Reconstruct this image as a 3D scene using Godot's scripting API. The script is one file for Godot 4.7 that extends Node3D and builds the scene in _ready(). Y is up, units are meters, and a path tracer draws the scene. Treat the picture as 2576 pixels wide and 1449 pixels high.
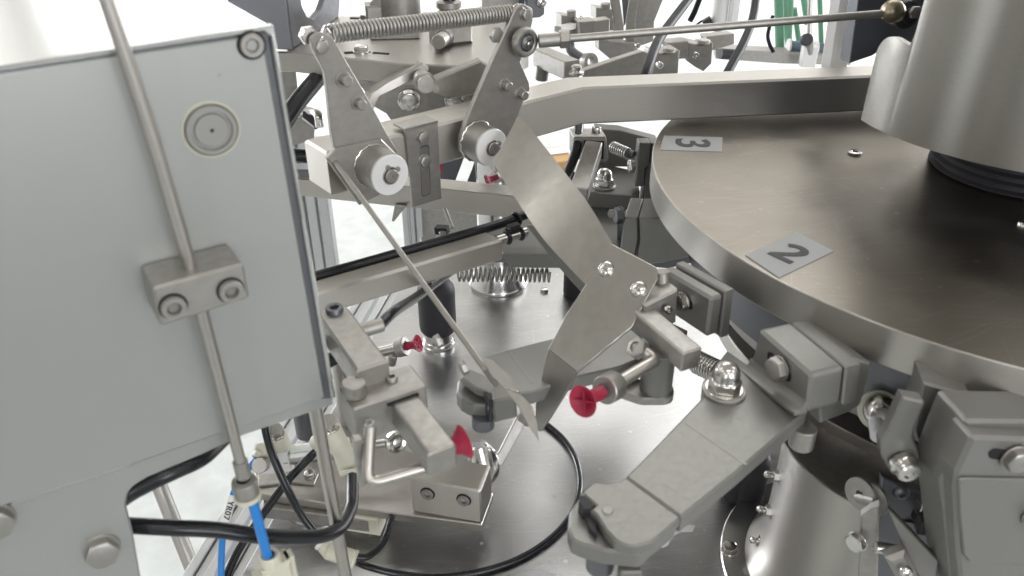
extends Node3D
# A rotary pouch packing machine seen from close up, in metres, y up. Table plate at 0.89, turntable at 1.215, lens at 1.5.
# ray / at / hy / on: surveying helpers. A sight line read off the photograph is met with a known height, a known face or a known distance.
const FOC := 2000.0
var eye := Vector3(0, 1.5, 0)
var turned := Basis(Vector3.RIGHT, deg_to_rad(-30.6))
var M := {}
var kept := {}
var used := {}
var rng := RandomNumberGenerator.new()

func ray(x: float, y: float) -> Vector3: return turned * Vector3((x - 1288.0) / FOC, (724.5 - y) / FOC, -1)
func at(x: float, y: float, d: float) -> Vector3: return eye + ray(x, y) * d
func hy(x: float, y: float, h: float) -> Vector3:
	var r := ray(x, y)
	return eye + r * ((h - eye.y) / r.y)
func on(pl: Plane, x: float, y: float) -> Vector3:
	var r := ray(x, y)
	return eye + r * ((pl.d - pl.normal.dot(eye)) / pl.normal.dot(r))
func wall(n: Vector3, p: Vector3) -> Plane: return Plane(n.normalized(), n.normalized().dot(p))
func flat(h: float, a: Array) -> PackedVector3Array:
	var o := PackedVector3Array()
	for i in range(0, a.size(), 2): o.append(hy(a[i], a[i + 1], h))
	return o
func face(pl: Plane, a: Array) -> PackedVector3Array:
	var o := PackedVector3Array()
	for i in range(0, a.size(), 2): o.append(on(pl, a[i], a[i + 1]))
	return o
func path(a: Array) -> PackedVector3Array:   # x, y, distance triples
	var o := PackedVector3Array()
	for i in range(0, a.size(), 3): o.append(at(a[i], a[i + 1], a[i + 2]))
	return o
func azimuth(deg: float) -> Vector3: return Vector3(sin(deg_to_rad(deg)), 0, -cos(deg_to_rad(deg)))
func side_of(n: Vector3) -> Vector3:
	var a := Vector3.UP if absf(n.y) < 0.9 else Vector3.RIGHT
	return a.cross(n).normalized()

# ---- shapes
class Shape:   # triangles with normals, and lengths along the surface as texture coordinates (the way a face was brushed)
	var v := PackedVector3Array()
	var n := PackedVector3Array()
	var t := PackedVector2Array()
	func tri(a: Vector3, b: Vector3, c: Vector3, na: Vector3, nb: Vector3, nc: Vector3, ta := Vector2.ZERO, tb := Vector2.RIGHT, tc := Vector2.ONE) -> void:
		var g := (b - a).cross(c - a)
		if g.length_squared() < 1e-20: return
		if g.dot(na + nb + nc) > 0:
			v.append_array([a, c, b]); n.append_array([na, nc, nb]); t.append_array([ta, tc, tb])
		else:
			v.append_array([a, b, c]); n.append_array([na, nb, nc]); t.append_array([ta, tb, tc])
	func quad(a: Vector3, b: Vector3, c: Vector3, d: Vector3, na: Vector3, nb: Vector3, nc: Vector3, nd: Vector3, u0 := 0.0, v0 := 0.0, u1 := 1.0, v1 := 1.0) -> void:
		tri(a, b, c, na, nb, nc, Vector2(u0, v0), Vector2(u1, v0), Vector2(u1, v1))
		tri(a, c, d, na, nc, nd, Vector2(u0, v0), Vector2(u1, v1), Vector2(u0, v1))
	func mesh() -> ArrayMesh:
		var arr := []
		arr.resize(Mesh.ARRAY_MAX)
		arr[Mesh.ARRAY_VERTEX] = v
		arr[Mesh.ARRAY_NORMAL] = n
		arr[Mesh.ARRAY_TEX_UV] = t
		var m := ArrayMesh.new()
		m.add_surface_from_arrays(Mesh.PRIMITIVE_TRIANGLES, arr)
		return m

func rounded(p: PackedVector3Array, r, seg := 5) -> PackedVector3Array:   # r: one radius, or one for each corner
	var o := PackedVector3Array()
	var k := p.size()
	for i in k:
		var rr: float = r[i] if r is Array else r
		var a := p[(i + k - 1) % k] - p[i]
		var b := p[(i + 1) % k] - p[i]
		var t := minf(rr / maxf(tan(a.angle_to(b) * 0.5), 0.05), minf(a.length(), b.length()) * 0.48)
		if rr <= 0.0:
			o.append(p[i]); continue
		var s := p[i] + a.normalized() * t
		var e := p[i] + b.normalized() * t
		for j in seg + 1:
			var w := float(j) / seg
			o.append(s.lerp(p[i], w).lerp(p[i].lerp(e, w), w))
	return o

func bent(p: PackedVector3Array, r: float, seg := 8) -> PackedVector3Array:   # an open line with its inner corners rounded
	var rr := []
	for i in p.size(): rr.append(0.0 if i == 0 or i == p.size() - 1 else r)
	return rounded(p, rr, seg)

func plate(s: Shape, p: PackedVector3Array, nn: Vector3, th: float, bv := 0.0008) -> Shape:   # outline on the seen face, thickness behind it
	nn = nn.normalized()
	var u := side_of(nn)
	var w := nn.cross(u)
	var k := p.size()
	var q := PackedVector2Array()
	for x in p: q.append(Vector2((x - p[0]).dot(u), (x - p[0]).dot(w)))
	if Geometry2D.is_polygon_clockwise(q):
		q.reverse()
	var en := PackedVector2Array()
	for i in k:
		var d := (q[(i + 1) % k] - q[i]).normalized()
		en.append(Vector2(d.y, -d.x))
	var ins := PackedVector2Array()
	for i in k:
		var a := en[(i + k - 1) % k]
		ins.append(q[i] - (a + en[i]) / maxf(1.0 + a.dot(en[i]), 0.35) * bv)
	var to := func(x: Vector2, dep: float) -> Vector3: return p[0] + u * x.x + w * x.y - nn * dep
	var dir := func(x: Vector2) -> Vector3: return u * x.x + w * x.y
	var idx := Geometry2D.triangulate_polygon(ins)
	if idx.is_empty():
		push_warning("outline that does not fill"); idx = Geometry2D.triangulate_polygon(q)
	for i in range(0, idx.size(), 3):
		s.tri(to.call(ins[idx[i]], 0.0), to.call(ins[idx[i + 1]], 0.0), to.call(ins[idx[i + 2]], 0.0), nn, nn, nn, ins[idx[i]], ins[idx[i + 1]], ins[idx[i + 2]])
		s.tri(to.call(ins[idx[i]], th), to.call(ins[idx[i + 1]], th), to.call(ins[idx[i + 2]], th), -nn, -nn, -nn, ins[idx[i]], ins[idx[i + 1]], ins[idx[i + 2]])
	var run := 0.0
	for i in k:
		var j := (i + 1) % k
		var to_run := run + q[i].distance_to(q[j])
		var e0 := en[(i + k - 1) % k]
		var e2 := en[j]
		var n0: Vector3 = dir.call((e0 + en[i]).normalized() if e0.dot(en[i]) > 0.8 else en[i])
		var n1: Vector3 = dir.call((e2 + en[i]).normalized() if e2.dot(en[i]) > 0.8 else en[i])
		var f0 := (n0 + nn).normalized()
		var f1 := (n1 + nn).normalized()
		var g0 := (n0 - nn).normalized()
		var g1 := (n1 - nn).normalized()
		s.quad(to.call(ins[i], 0.0), to.call(ins[j], 0.0), to.call(q[j], bv), to.call(q[i], bv), f0, f1, f1, f0, run, 0.0, to_run, bv)
		s.quad(to.call(q[i], bv), to.call(q[j], bv), to.call(q[j], th - bv), to.call(q[i], th - bv), n0, n1, n1, n0, run, bv, to_run, th - bv)
		s.quad(to.call(q[i], th - bv), to.call(q[j], th - bv), to.call(ins[j], th), to.call(ins[i], th), g0, g1, g1, g0, run, th - bv, to_run, th)
		run = to_run
	return s

func lathe(s: Shape, o: Vector3, ax: Vector3, prof: Array, seg := 32, hexed := [], a0 := 0.0, a1 := TAU) -> Shape:   # prof: radius, height pairs; hexed: indices of points that run round a hexagon
	ax = ax.normalized()
	var u := side_of(ax)
	var w := ax.cross(u)
	var k := prof.size() / 2
	var nb := []
	for i in k - 1:
		var d := Vector2(prof[2 * i + 2] - prof[2 * i], prof[2 * i + 3] - prof[2 * i + 1]).normalized()
		nb.append(Vector2(d.y, -d.x))
	for i in k - 1:
		var na: Vector2 = nb[i]
		var n0 := na
		var n1 := na
		if i > 0 and na.dot(nb[i - 1]) > 0.8: n0 = (na + nb[i - 1]).normalized()
		if i < k - 2 and na.dot(nb[i + 1]) > 0.8: n1 = (na + nb[i + 1]).normalized()
		var hx: bool = i in hexed and (i + 1) in hexed
		for j in seg:
			var t0 := a0 + (a1 - a0) * j / seg
			var t1 := a0 + (a1 - a0) * (j + 1) / seg
			var c0 := u * cos(t0) + w * sin(t0)
			var c1 := u * cos(t1) + w * sin(t1)
			var h0 := cos(PI / 6) / cos(fposmod(t0, PI / 3) - PI / 6)
			var h1 := cos(PI / 6) / cos(fposmod(t1, PI / 3) - PI / 6)
			var ra := [1.0, 1.0, 1.0, 1.0]
			if i in hexed: ra[0] = h0; ra[1] = h1
			if (i + 1) in hexed: ra[3] = h0; ra[2] = h1
			var A: Vector3 = o + c0 * prof[2 * i] * ra[0] + ax * prof[2 * i + 1]
			var B: Vector3 = o + c1 * prof[2 * i] * ra[1] + ax * prof[2 * i + 1]
			var C: Vector3 = o + c1 * prof[2 * i + 2] * ra[2] + ax * prof[2 * i + 3]
			var D: Vector3 = o + c0 * prof[2 * i + 2] * ra[3] + ax * prof[2 * i + 3]
			if hx:
				var fm := (floorf((t0 + t1) * 0.5 / (PI / 3)) + 0.5) * PI / 3
				var cm := u * cos(fm) + w * sin(fm)
				var f := (cm * na.x + ax * na.y).normalized()
				s.quad(A, B, C, D, f, f, f, f)
			else:
				var rr := maxf(prof[2 * i], 0.002)
				var len := Vector2(prof[2 * i + 2] - prof[2 * i], prof[2 * i + 3] - prof[2 * i + 1]).length()
				s.quad(A, B, C, D, c0 * n0.x + ax * n0.y, c1 * n0.x + ax * n0.y, c1 * n1.x + ax * n1.y, c0 * n1.x + ax * n1.y, t0 * rr, 0.0, t1 * rr, len)
	return s

func tube(s: Shape, p: PackedVector3Array, r: float, seg := 12, sub := 8) -> Shape:
	var c := PackedVector3Array()
	var k := p.size()
	if sub <= 1 or k < 3: c = p
	else:
		for i in k - 1:
			var a := p[i] * 2 - p[i + 1] if i == 0 else p[i - 1]
			var d := p[i + 1] * 2 - p[i] if i == k - 2 else p[i + 2]
			for j in sub:
				c.append(p[i].cubic_interpolate(p[i + 1], a, d, float(j) / sub))
		c.append(p[k - 1])
	var u := Vector3.ZERO
	var last := []
	for i in c.size():
		var t := (c[mini(i + 1, c.size() - 1)] - c[maxi(i - 1, 0)]).normalized()
		u = side_of(t) if i == 0 else (u - t * u.dot(t)).normalized()
		var w := t.cross(u)
		var ring := []
		for j in seg + 1:
			var a := TAU * j / seg
			ring.append(u * cos(a) + w * sin(a))
		if i > 0:
			for j in seg:
				s.quad(c[i - 1] + last[j] * r, c[i - 1] + last[j + 1] * r, c[i] + ring[j + 1] * r, c[i] + ring[j] * r, last[j], last[j + 1], ring[j + 1], ring[j])
		if i == 0 or i == c.size() - 1:
			var e := -t if i == 0 else t
			for j in seg: s.tri(c[i], c[i] + ring[j] * r, c[i] + ring[j + 1] * r, e, e, e)
		last = ring
	return s

func rod(s: Shape, a: Vector3, b: Vector3, r: float, seg := 20) -> Shape:
	var l := a.distance_to(b)
	var e := minf(r * 0.12, 0.0006)
	return lathe(s, a, b - a, [0, 0, r - e, 0, r, e, r, l - e, r - e, l, 0, l], seg)

func block(s: Shape, c: Vector3, u: Vector3, w: Vector3, size: Vector3, bv := 0.001) -> Shape:   # size along u, w and u x w
	u = u.normalized()
	w = (w - u * w.dot(u)).normalized()
	var n := u.cross(w)
	var a := u * size.x * 0.5
	var b := w * size.y * 0.5
	var f := c + n * size.z * 0.5
	return plate(s, PackedVector3Array([f - a - b, f + a - b, f + a + b, f - a + b]), n, size.z, bv)

func sheet(s: Shape, a: PackedVector3Array, b: PackedVector3Array, th: float, sub := 6) -> Shape:   # a curved strip between two edges, smooth along its length
	var p := PackedVector3Array()
	var q := PackedVector3Array()
	var k := a.size()
	for i in k - 1:
		for j in sub + (1 if i == k - 2 else 0):
			var w := float(j) / sub
			p.append(a[i].cubic_interpolate(a[i + 1], a[i] * 2 - a[i + 1] if i == 0 else a[i - 1], a[i + 1] * 2 - a[i] if i == k - 2 else a[i + 2], w))
			q.append(b[i].cubic_interpolate(b[i + 1], b[i] * 2 - b[i + 1] if i == 0 else b[i - 1], b[i + 1] * 2 - b[i] if i == k - 2 else b[i + 2], w))
	var ns := PackedVector3Array()
	k = p.size()
	for i in k:
		var d := (p[mini(i + 1, k - 1)] + q[mini(i + 1, k - 1)]) - (p[maxi(i - 1, 0)] + q[maxi(i - 1, 0)])
		var nn := d.cross(q[i] - p[i]).normalized()
		ns.append(nn if nn.dot(eye - p[i]) > 0 else -nn)
	for i in k - 1:
		var x := ns[i]
		var y := ns[i + 1]
		var e := (p[i] - q[i]).normalized()
		s.quad(p[i], q[i], q[i + 1], p[i + 1], x, x, y, y)
		s.quad(p[i] - x * th, q[i] - x * th, q[i + 1] - y * th, p[i + 1] - y * th, -x, -x, -y, -y)
		s.quad(p[i], p[i + 1], p[i + 1] - y * th, p[i] - x * th, e, e, e, e)
		s.quad(q[i], q[i + 1], q[i + 1] - y * th, q[i] - x * th, -e, -e, -e, -e)
	for i in [0, k - 1]:
		var e := (p[1] - p[0]).normalized() * (-1.0 if i == 0 else 1.0)
		s.quad(p[i], q[i], q[i] - ns[i] * th, p[i] - ns[i] * th, e, e, e, e)
	return s

func square_tube(s: Shape, end: Vector3, along: Vector3, u: Vector3, size: Vector2, length: float, r: float) -> Shape:   # end: middle of the end face, along: from it into the bar
	u = u.normalized()
	var w := along.normalized().cross(u).normalized()
	var a := u * size.x * 0.5
	var b := w * size.y * 0.5
	return plate(s, rounded(PackedVector3Array([end - a - b, end + a - b, end + a + b, end - a + b]), r), -along, length, 0.0012)

func coil(s: Shape, a: Vector3, b: Vector3, R: float, r: float, turns: float, seg := 7, per := 14) -> Shape:
	var ax := (b - a).normalized()
	var u := side_of(ax)
	var w := ax.cross(u)
	var p := PackedVector3Array()
	var k := int(turns * per)
	for i in k + 1:
		var t := TAU * turns * i / k
		p.append(a.lerp(b, float(i) / k) + (u * cos(t) + w * sin(t)) * R)
	return tube(s, p, r, seg, 1)

# ---- the tree of things
func numbered(called: String, parent: Node) -> String:
	var key := str(parent.get_instance_id()) + called
	used[key] = used.get(key, -1) + 1
	return called if used[key] == 0 else "%s_%03d" % [called, used[key]]
func thing(called: String, pos: Vector3, label: String, category: String, group := "") -> Node3D:
	var o := Node3D.new()
	o.name = numbered(called, self)
	o.position = pos
	add_child(o, true)
	o.set_meta("label", label)
	o.set_meta("category", category)
	if group: o.set_meta("group", group)
	return o
func part(t: Node3D, called: String, s: Shape, mat: String, label := "") -> MeshInstance3D:   # shapes are given in place; the node takes back its parent's shift
	var o := MeshInstance3D.new()
	o.name = numbered(called, t)
	o.mesh = s.mesh()
	o.material_override = M[mat]
	t.add_child(o, true)
	if t.get_parent() == self: o.position = -t.position
	if label: o.set_meta("label", label)
	return o
func ground(called: String, s: Shape, mat: String) -> MeshInstance3D:
	var o := MeshInstance3D.new()
	o.name = called
	o.mesh = s.mesh()
	o.material_override = M[mat]
	add_child(o, true)
	o.set_meta("kind", "structure")
	return o
func fit(t: Node3D, called: String, kind: String, pos: Vector3, axis: Vector3, size: float, mat := "bright", washer := 0.0, roll := 0.0) -> MeshInstance3D:   # a screw, nut or washer from the shared set; size = width of the head
	if not kept.has(kind):
		var s := Shape.new()
		match kind:
			"hex": lathe(s, Vector3.ZERO, Vector3.BACK, [0.5, 0, 0.575, 0, 0.575, 0.33, 0.5, 0.38, 0.44, 0.4, 0, 0.4], 36, [1, 2])
			"socket": lathe(s, Vector3.ZERO, Vector3.BACK, [0.5, 0, 0.5, 0.5, 0.47, 0.55, 0.29, 0.55, 0.27, 0.52, 0.27, 0.25, 0, 0.22], 36, [4, 5])
			"button": lathe(s, Vector3.ZERO, Vector3.BACK, [0.5, 0, 0.5, 0.03, 0.46, 0.13, 0.38, 0.22, 0.27, 0.27, 0.2, 0.285, 0.18, 0.27, 0.18, 0.12, 0, 0.1], 36, [6, 7])
			"sunk": lathe(s, Vector3.ZERO, Vector3.BACK, [0.5, 0, 0.48, 0.03, 0.24, 0.05, 0.22, 0.03, 0.22, -0.2, 0, -0.22], 36, [3, 4])
			"washer": lathe(s, Vector3.ZERO, Vector3.BACK, [0.25, 0, 0.5, 0, 0.5, 0.06, 0.48, 0.075, 0.25, 0.075], 36)
			"stud": lathe(s, Vector3.ZERO, Vector3.BACK, [0.5, 0, 0.5, 0.8, 0.42, 0.88, 0, 0.88], 24)
			"dome": lathe(s, Vector3.ZERO, Vector3.BACK, [0.5, 0, 0.56, 0.02, 0.56, 0.34, 0.49, 0.4, 0.47, 0.43, 0.47, 0.62, 0.44, 0.76, 0.37, 0.89, 0.27, 0.98, 0.14, 1.04, 0, 1.06], 36, [1, 2])
		kept[kind] = s.mesh()
	var o := MeshInstance3D.new()
	o.name = numbered(called, t)
	o.mesh = kept[kind]
	o.material_override = M[mat]
	var z := axis.normalized()
	var x := side_of(z)
	var b := Basis(x, z.cross(x), z).rotated(z, roll).scaled(Vector3.ONE * size)
	var lift := z * size * 0.075 * washer if washer > 0.0 else Vector3.ZERO
	var base := t.position if t.get_parent() == self else Vector3.ZERO
	o.transform = Transform3D(b, pos + lift - base)
	t.add_child(o, true)
	if washer > 0.0:
		fit(o, "washer", "washer", Vector3(0, 0, -0.075 * washer), Vector3.BACK, washer, mat)
	return o
func word(t: Node3D, called: String, text: String, pos: Vector3, right: Vector3, up: Vector3, high: float, mat := "ink") -> void:
	var f := SystemFont.new()
	f.font_names = ["Droid Sans"]
	f.font_weight = 700
	var tm := TextMesh.new()
	tm.text = text
	tm.font = f
	tm.font_size = 64
	tm.pixel_size = high / 46.0
	tm.depth = 0.0004
	var o := MeshInstance3D.new()
	o.name = numbered(called, t)
	o.mesh = tm
	o.material_override = M[mat]
	var x := right.normalized()
	var y := (up - x * up.dot(x)).normalized()
	o.transform = Transform3D(Basis(x, y, x.cross(y)), pos - (t.position if t.get_parent() == self else Vector3.ZERO))
	t.add_child(o, true)

# ---- materials
func noise(freq: float, octaves: int, seed_: int, lo: Color, hi: Color, size := 512) -> NoiseTexture2D:
	var f := FastNoiseLite.new()
	f.noise_type = FastNoiseLite.TYPE_SIMPLEX_SMOOTH
	f.frequency = freq
	f.fractal_octaves = octaves
	f.seed = seed_
	var g := Gradient.new()
	g.set_color(0, lo)
	g.set_color(1, hi)
	var t := NoiseTexture2D.new()
	t.width = size
	t.height = size
	t.seamless = true
	t.noise = f
	t.color_ramp = g
	return t
func mat(called: String, lin: Color, rough: float, metal := 0.0, tex: Texture2D = null, scale := Vector3.ONE, rtex: Texture2D = null, bump: Texture2D = null, depth := 0.0) -> StandardMaterial3D:
	var m := StandardMaterial3D.new()
	m.resource_name = called
	m.albedo_color = lin.linear_to_srgb()
	m.roughness = rough
	m.metallic = metal
	if tex or rtex or bump:
		m.uv1_triplanar = true
		m.uv1_world_triplanar = true
		m.uv1_scale = scale
	if tex: m.albedo_texture = tex
	if rtex: m.roughness_texture = rtex; m.roughness_texture_channel = BaseMaterial3D.TEXTURE_CHANNEL_RED
	if bump:
		m.heightmap_enabled = true
		m.heightmap_texture = bump
		m.heightmap_scale = depth
	M[called] = m
	return m
func materials() -> void:
	var streak := noise(0.05, 3, 3, Color(0.9, 0.9, 0.9), Color(1, 1, 1))
	var grain := noise(0.09, 4, 4, Color(0.93, 0.93, 0.93), Color(1, 1, 1))
	var fine := noise(0.22, 3, 5, Color(0.3, 0.3, 0.3), Color(0.7, 0.7, 0.7))
	var smear := noise(0.012, 5, 8, Color(0.7, 0.7, 0.7), Color(1, 1, 1))
	mat("steel", Color(0.52, 0.495, 0.465), 0.42, 1.0, streak, Vector3(3, 110, 110), smear)       # brushed lengthwise
	var brushed := mat("brushed", Color(0.60, 0.575, 0.535), 0.5, 1.0, streak, Vector3(3, 110, 110), smear)
	brushed.anisotropy_enabled = true
	brushed.anisotropy = -0.75
	var turned_m := mat("turned", Color(0.52, 0.50, 0.47), 0.44, 1.0, streak, Vector3(4, 110, 4), smear)
	turned_m.anisotropy_enabled = true
	turned_m.anisotropy = -0.75
	var drum_m := mat("drumsteel", Color(0.37, 0.36, 0.335), 0.40, 1.0, streak, Vector3(4, 110, 4), smear)
	drum_m.anisotropy_enabled = true
	drum_m.anisotropy = -0.75
	mat("discsteel", Color(0.325, 0.295, 0.255), 0.40, 1.0, streak, Vector3(3, 3, 90), smear)
	var stain := noise(0.009, 4, 31, Color(0.93, 0.92, 0.905), Color(1, 1, 1))
	mat("satin", Color(0.385, 0.376, 0.36), 0.55, 0.92, stain, Vector3(22, 22, 22), smear)      # bead blasted levers and blocks
	mat("blade", Color(0.44, 0.43, 0.41), 0.37, 1.0, stain, Vector3(18, 18, 18), smear)
	mat("bright", Color(0.58, 0.57, 0.55), 0.22, 1.0, null, Vector3(9, 9, 9), smear)                         # fasteners
	mat("cast", Color(0.225, 0.222, 0.208), 0.45, 0.5, grain, Vector3(34, 34, 34), smear)      # hard anodised gripper castings
	mat("panel", Color(0.415, 0.425, 0.41), 0.36, 0.6, grain, Vector3(40, 40, 40))
	mat("panelbody", Color(0.56, 0.57, 0.56), 0.2, 0.85)
	mat("brass", Color(0.27, 0.24, 0.17), 0.35, 1.0)
	mat("polished", Color(0.62, 0.62, 0.61), 0.24, 1.0, null, Vector3(3, 3, 3), smear)
	mat("extrusion", Color(0.55, 0.56, 0.57), 0.4, 0.8, grain, Vector3(20, 2, 20))
	mat("darksteel", Color(0.16, 0.165, 0.18), 0.45, 0.7, grain, Vector3(12, 12, 12), smear)
	mat("nylon", Color(0.66, 0.66, 0.655), 0.45)
	mat("cream", Color(0.55, 0.54, 0.44), 0.4)
	mat("black", Color(0.010, 0.011, 0.014), 0.27).metallic_specular = 0.45
	mat("hose", Color(0.006, 0.0065, 0.011), 0.5).metallic_specular = 0.3
	mat("rubber", Color(0.02, 0.02, 0.024), 0.6)
	mat("gap", Color(0.01, 0.01, 0.011), 0.9)
	mat("blue", Color(0.015, 0.19, 0.55), 0.35)
	mat("ink", Color(0.03, 0.03, 0.035), 0.6)
	mat("teal", Color(0.05, 0.35, 0.22), 0.6)
	mat("sticker", Color(0.31, 0.315, 0.32), 0.55)
	mat("paper", Color(0.74, 0.74, 0.72), 0.6)
	mat("green", Color(0.11, 0.27, 0.175), 0.6)
	mat("slate", Color(0.07, 0.11, 0.15), 0.5)
	mat("carton", Color(0.42, 0.26, 0.12), 0.8)
	mat("whitewall", Color(0.66, 0.645, 0.62), 0.8)
	mat("partition", Color(0.16, 0.165, 0.175), 0.7)
	mat("ceiling", Color(0.37, 0.345, 0.31), 0.9)
	mat("dull", Color(0.30, 0.295, 0.28), 0.5, 0.85)
	mat("epoxy", Color(0.62, 0.65, 0.64), 0.35, 0.0, noise(0.02, 4, 21, Color(0.9, 0.9, 0.9), Color(1, 1, 1)), Vector3(0.9, 0.9, 0.9))
	var red := mat("silicone", Color(0.29, 0.010, 0.042), 0.45)
	red.subsurf_scatter_enabled = true
	red.subsurf_scatter_strength = 0.1
	var marks := scratches(false)
	M["discsteel"].albedo_texture = marks
	M["discsteel"].uv1_scale = Vector3(2.1, 2.1, 2.1)
	var lampm := mat("lamp", Color(0.9, 0.9, 0.9), 0.5)
	lampm.emission_enabled = true
	lampm.emission = Color(1.0, 0.99, 0.97)
	lampm.emission_energy_multiplier = 0.6
	var sheet := mat("worn", Color(0.62, 0.62, 0.62), 1.0, 1.0, marks, Vector3(2.3, 2.3, 2.3), scratches(true))
func scratches(rough: bool) -> ImageTexture:   # specks of dried product and fine scratches on the table plate
	var im := Image.create(1024, 1024, false, Image.FORMAT_RGB8)
	var g := RandomNumberGenerator.new()
	g.seed = 77
	var f := FastNoiseLite.new()
	f.frequency = 0.006
	f.fractal_octaves = 4
	for y in 1024:
		for x in 1024:
			var k := f.get_noise_2d(x, y) * 0.5 + 0.5
			var l := (0.27 + 0.07 * k) if rough else 0.84 + 0.07 * k
			im.set_pixel(x, y, Color(l, l, l))
	for i in 900:
		var p := Vector2(g.randf() * 1024, g.randf() * 1024)
		var a := g.randf_range(-0.6, 0.2) if g.randf() < 0.8 else g.randf() * TAU
		var bend := g.randf_range(-0.004, 0.004)
		var l := g.randf_range(0.32, 0.42) if rough else g.randf_range(0.9, 1.0)
		for j in g.randi_range(10, 130):
			im.set_pixel(posmod(int(p.x), 1024), posmod(int(p.y), 1024), Color(l, l, l))
			a += bend
			p += Vector2.from_angle(a)
	for i in 520:
		var c := Vector2i(g.randi_range(0, 1023), g.randi_range(0, 1023))
		var r := g.randi_range(0, 2) if g.randf() < 0.9 else g.randi_range(2, 5)
		var l := 0.6 if rough else g.randf_range(0.9, 1.0)
		for y in range(-r, r + 1):
			for x in range(-r, r + 1):
				if x * x + y * y <= r * r + g.randi_range(-1, 1):
					im.set_pixel(posmod(c.x + x, 1024), posmod(c.y + y, 1024), Color(l, l, l))
	return ImageTexture.create_from_image(im)
func _ready() -> void:
	rng.seed = 4
	# ---- lens
	var cam := Camera3D.new()
	cam.name = "camera"
	cam.position = eye
	cam.basis = turned
	cam.fov = rad_to_deg(2.0 * atan(724.5 / FOC))
	cam.near = 0.05
	cam.far = 80.0
	var lens := CameraAttributesPhysical.new()
	lens.frustum_focal_length = 5.0
	lens.frustum_focus_distance = 0.95
	lens.exposure_aperture = 1.9
	lens.frustum_near = 0.05
	lens.frustum_far = 80.0
	cam.attributes = lens
	cam.fov = rad_to_deg(2.0 * atan(724.5 / FOC))
	add_child(cam)
	# ---- air, exposure
	var env := Environment.new()
	env.background_mode = Environment.BG_COLOR
	env.background_color = Color.BLACK
	env.tonemap_mode = Environment.TONE_MAPPER_LINEAR
	env.tonemap_exposure = 0.69
	env.sdfgi_enabled = true
	env.ssao_enabled = true
	env.ssil_enabled = true
	var we := WorldEnvironment.new()
	we.name = "environment"
	we.environment = env
	add_child(we)
	materials()
	hall()
	table()
	turntable()
	housing()
	cam_column()
	control_box()
	crossbeam()
	levers()
	lower_bar()
	left_cup_holder()
	right_cup_holder()
	grippers()
	back_deck()
	back_bar_and_posts()
	far_right()
	pneumatics()
	hoses()
	table_details()
	lower_right()

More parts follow.
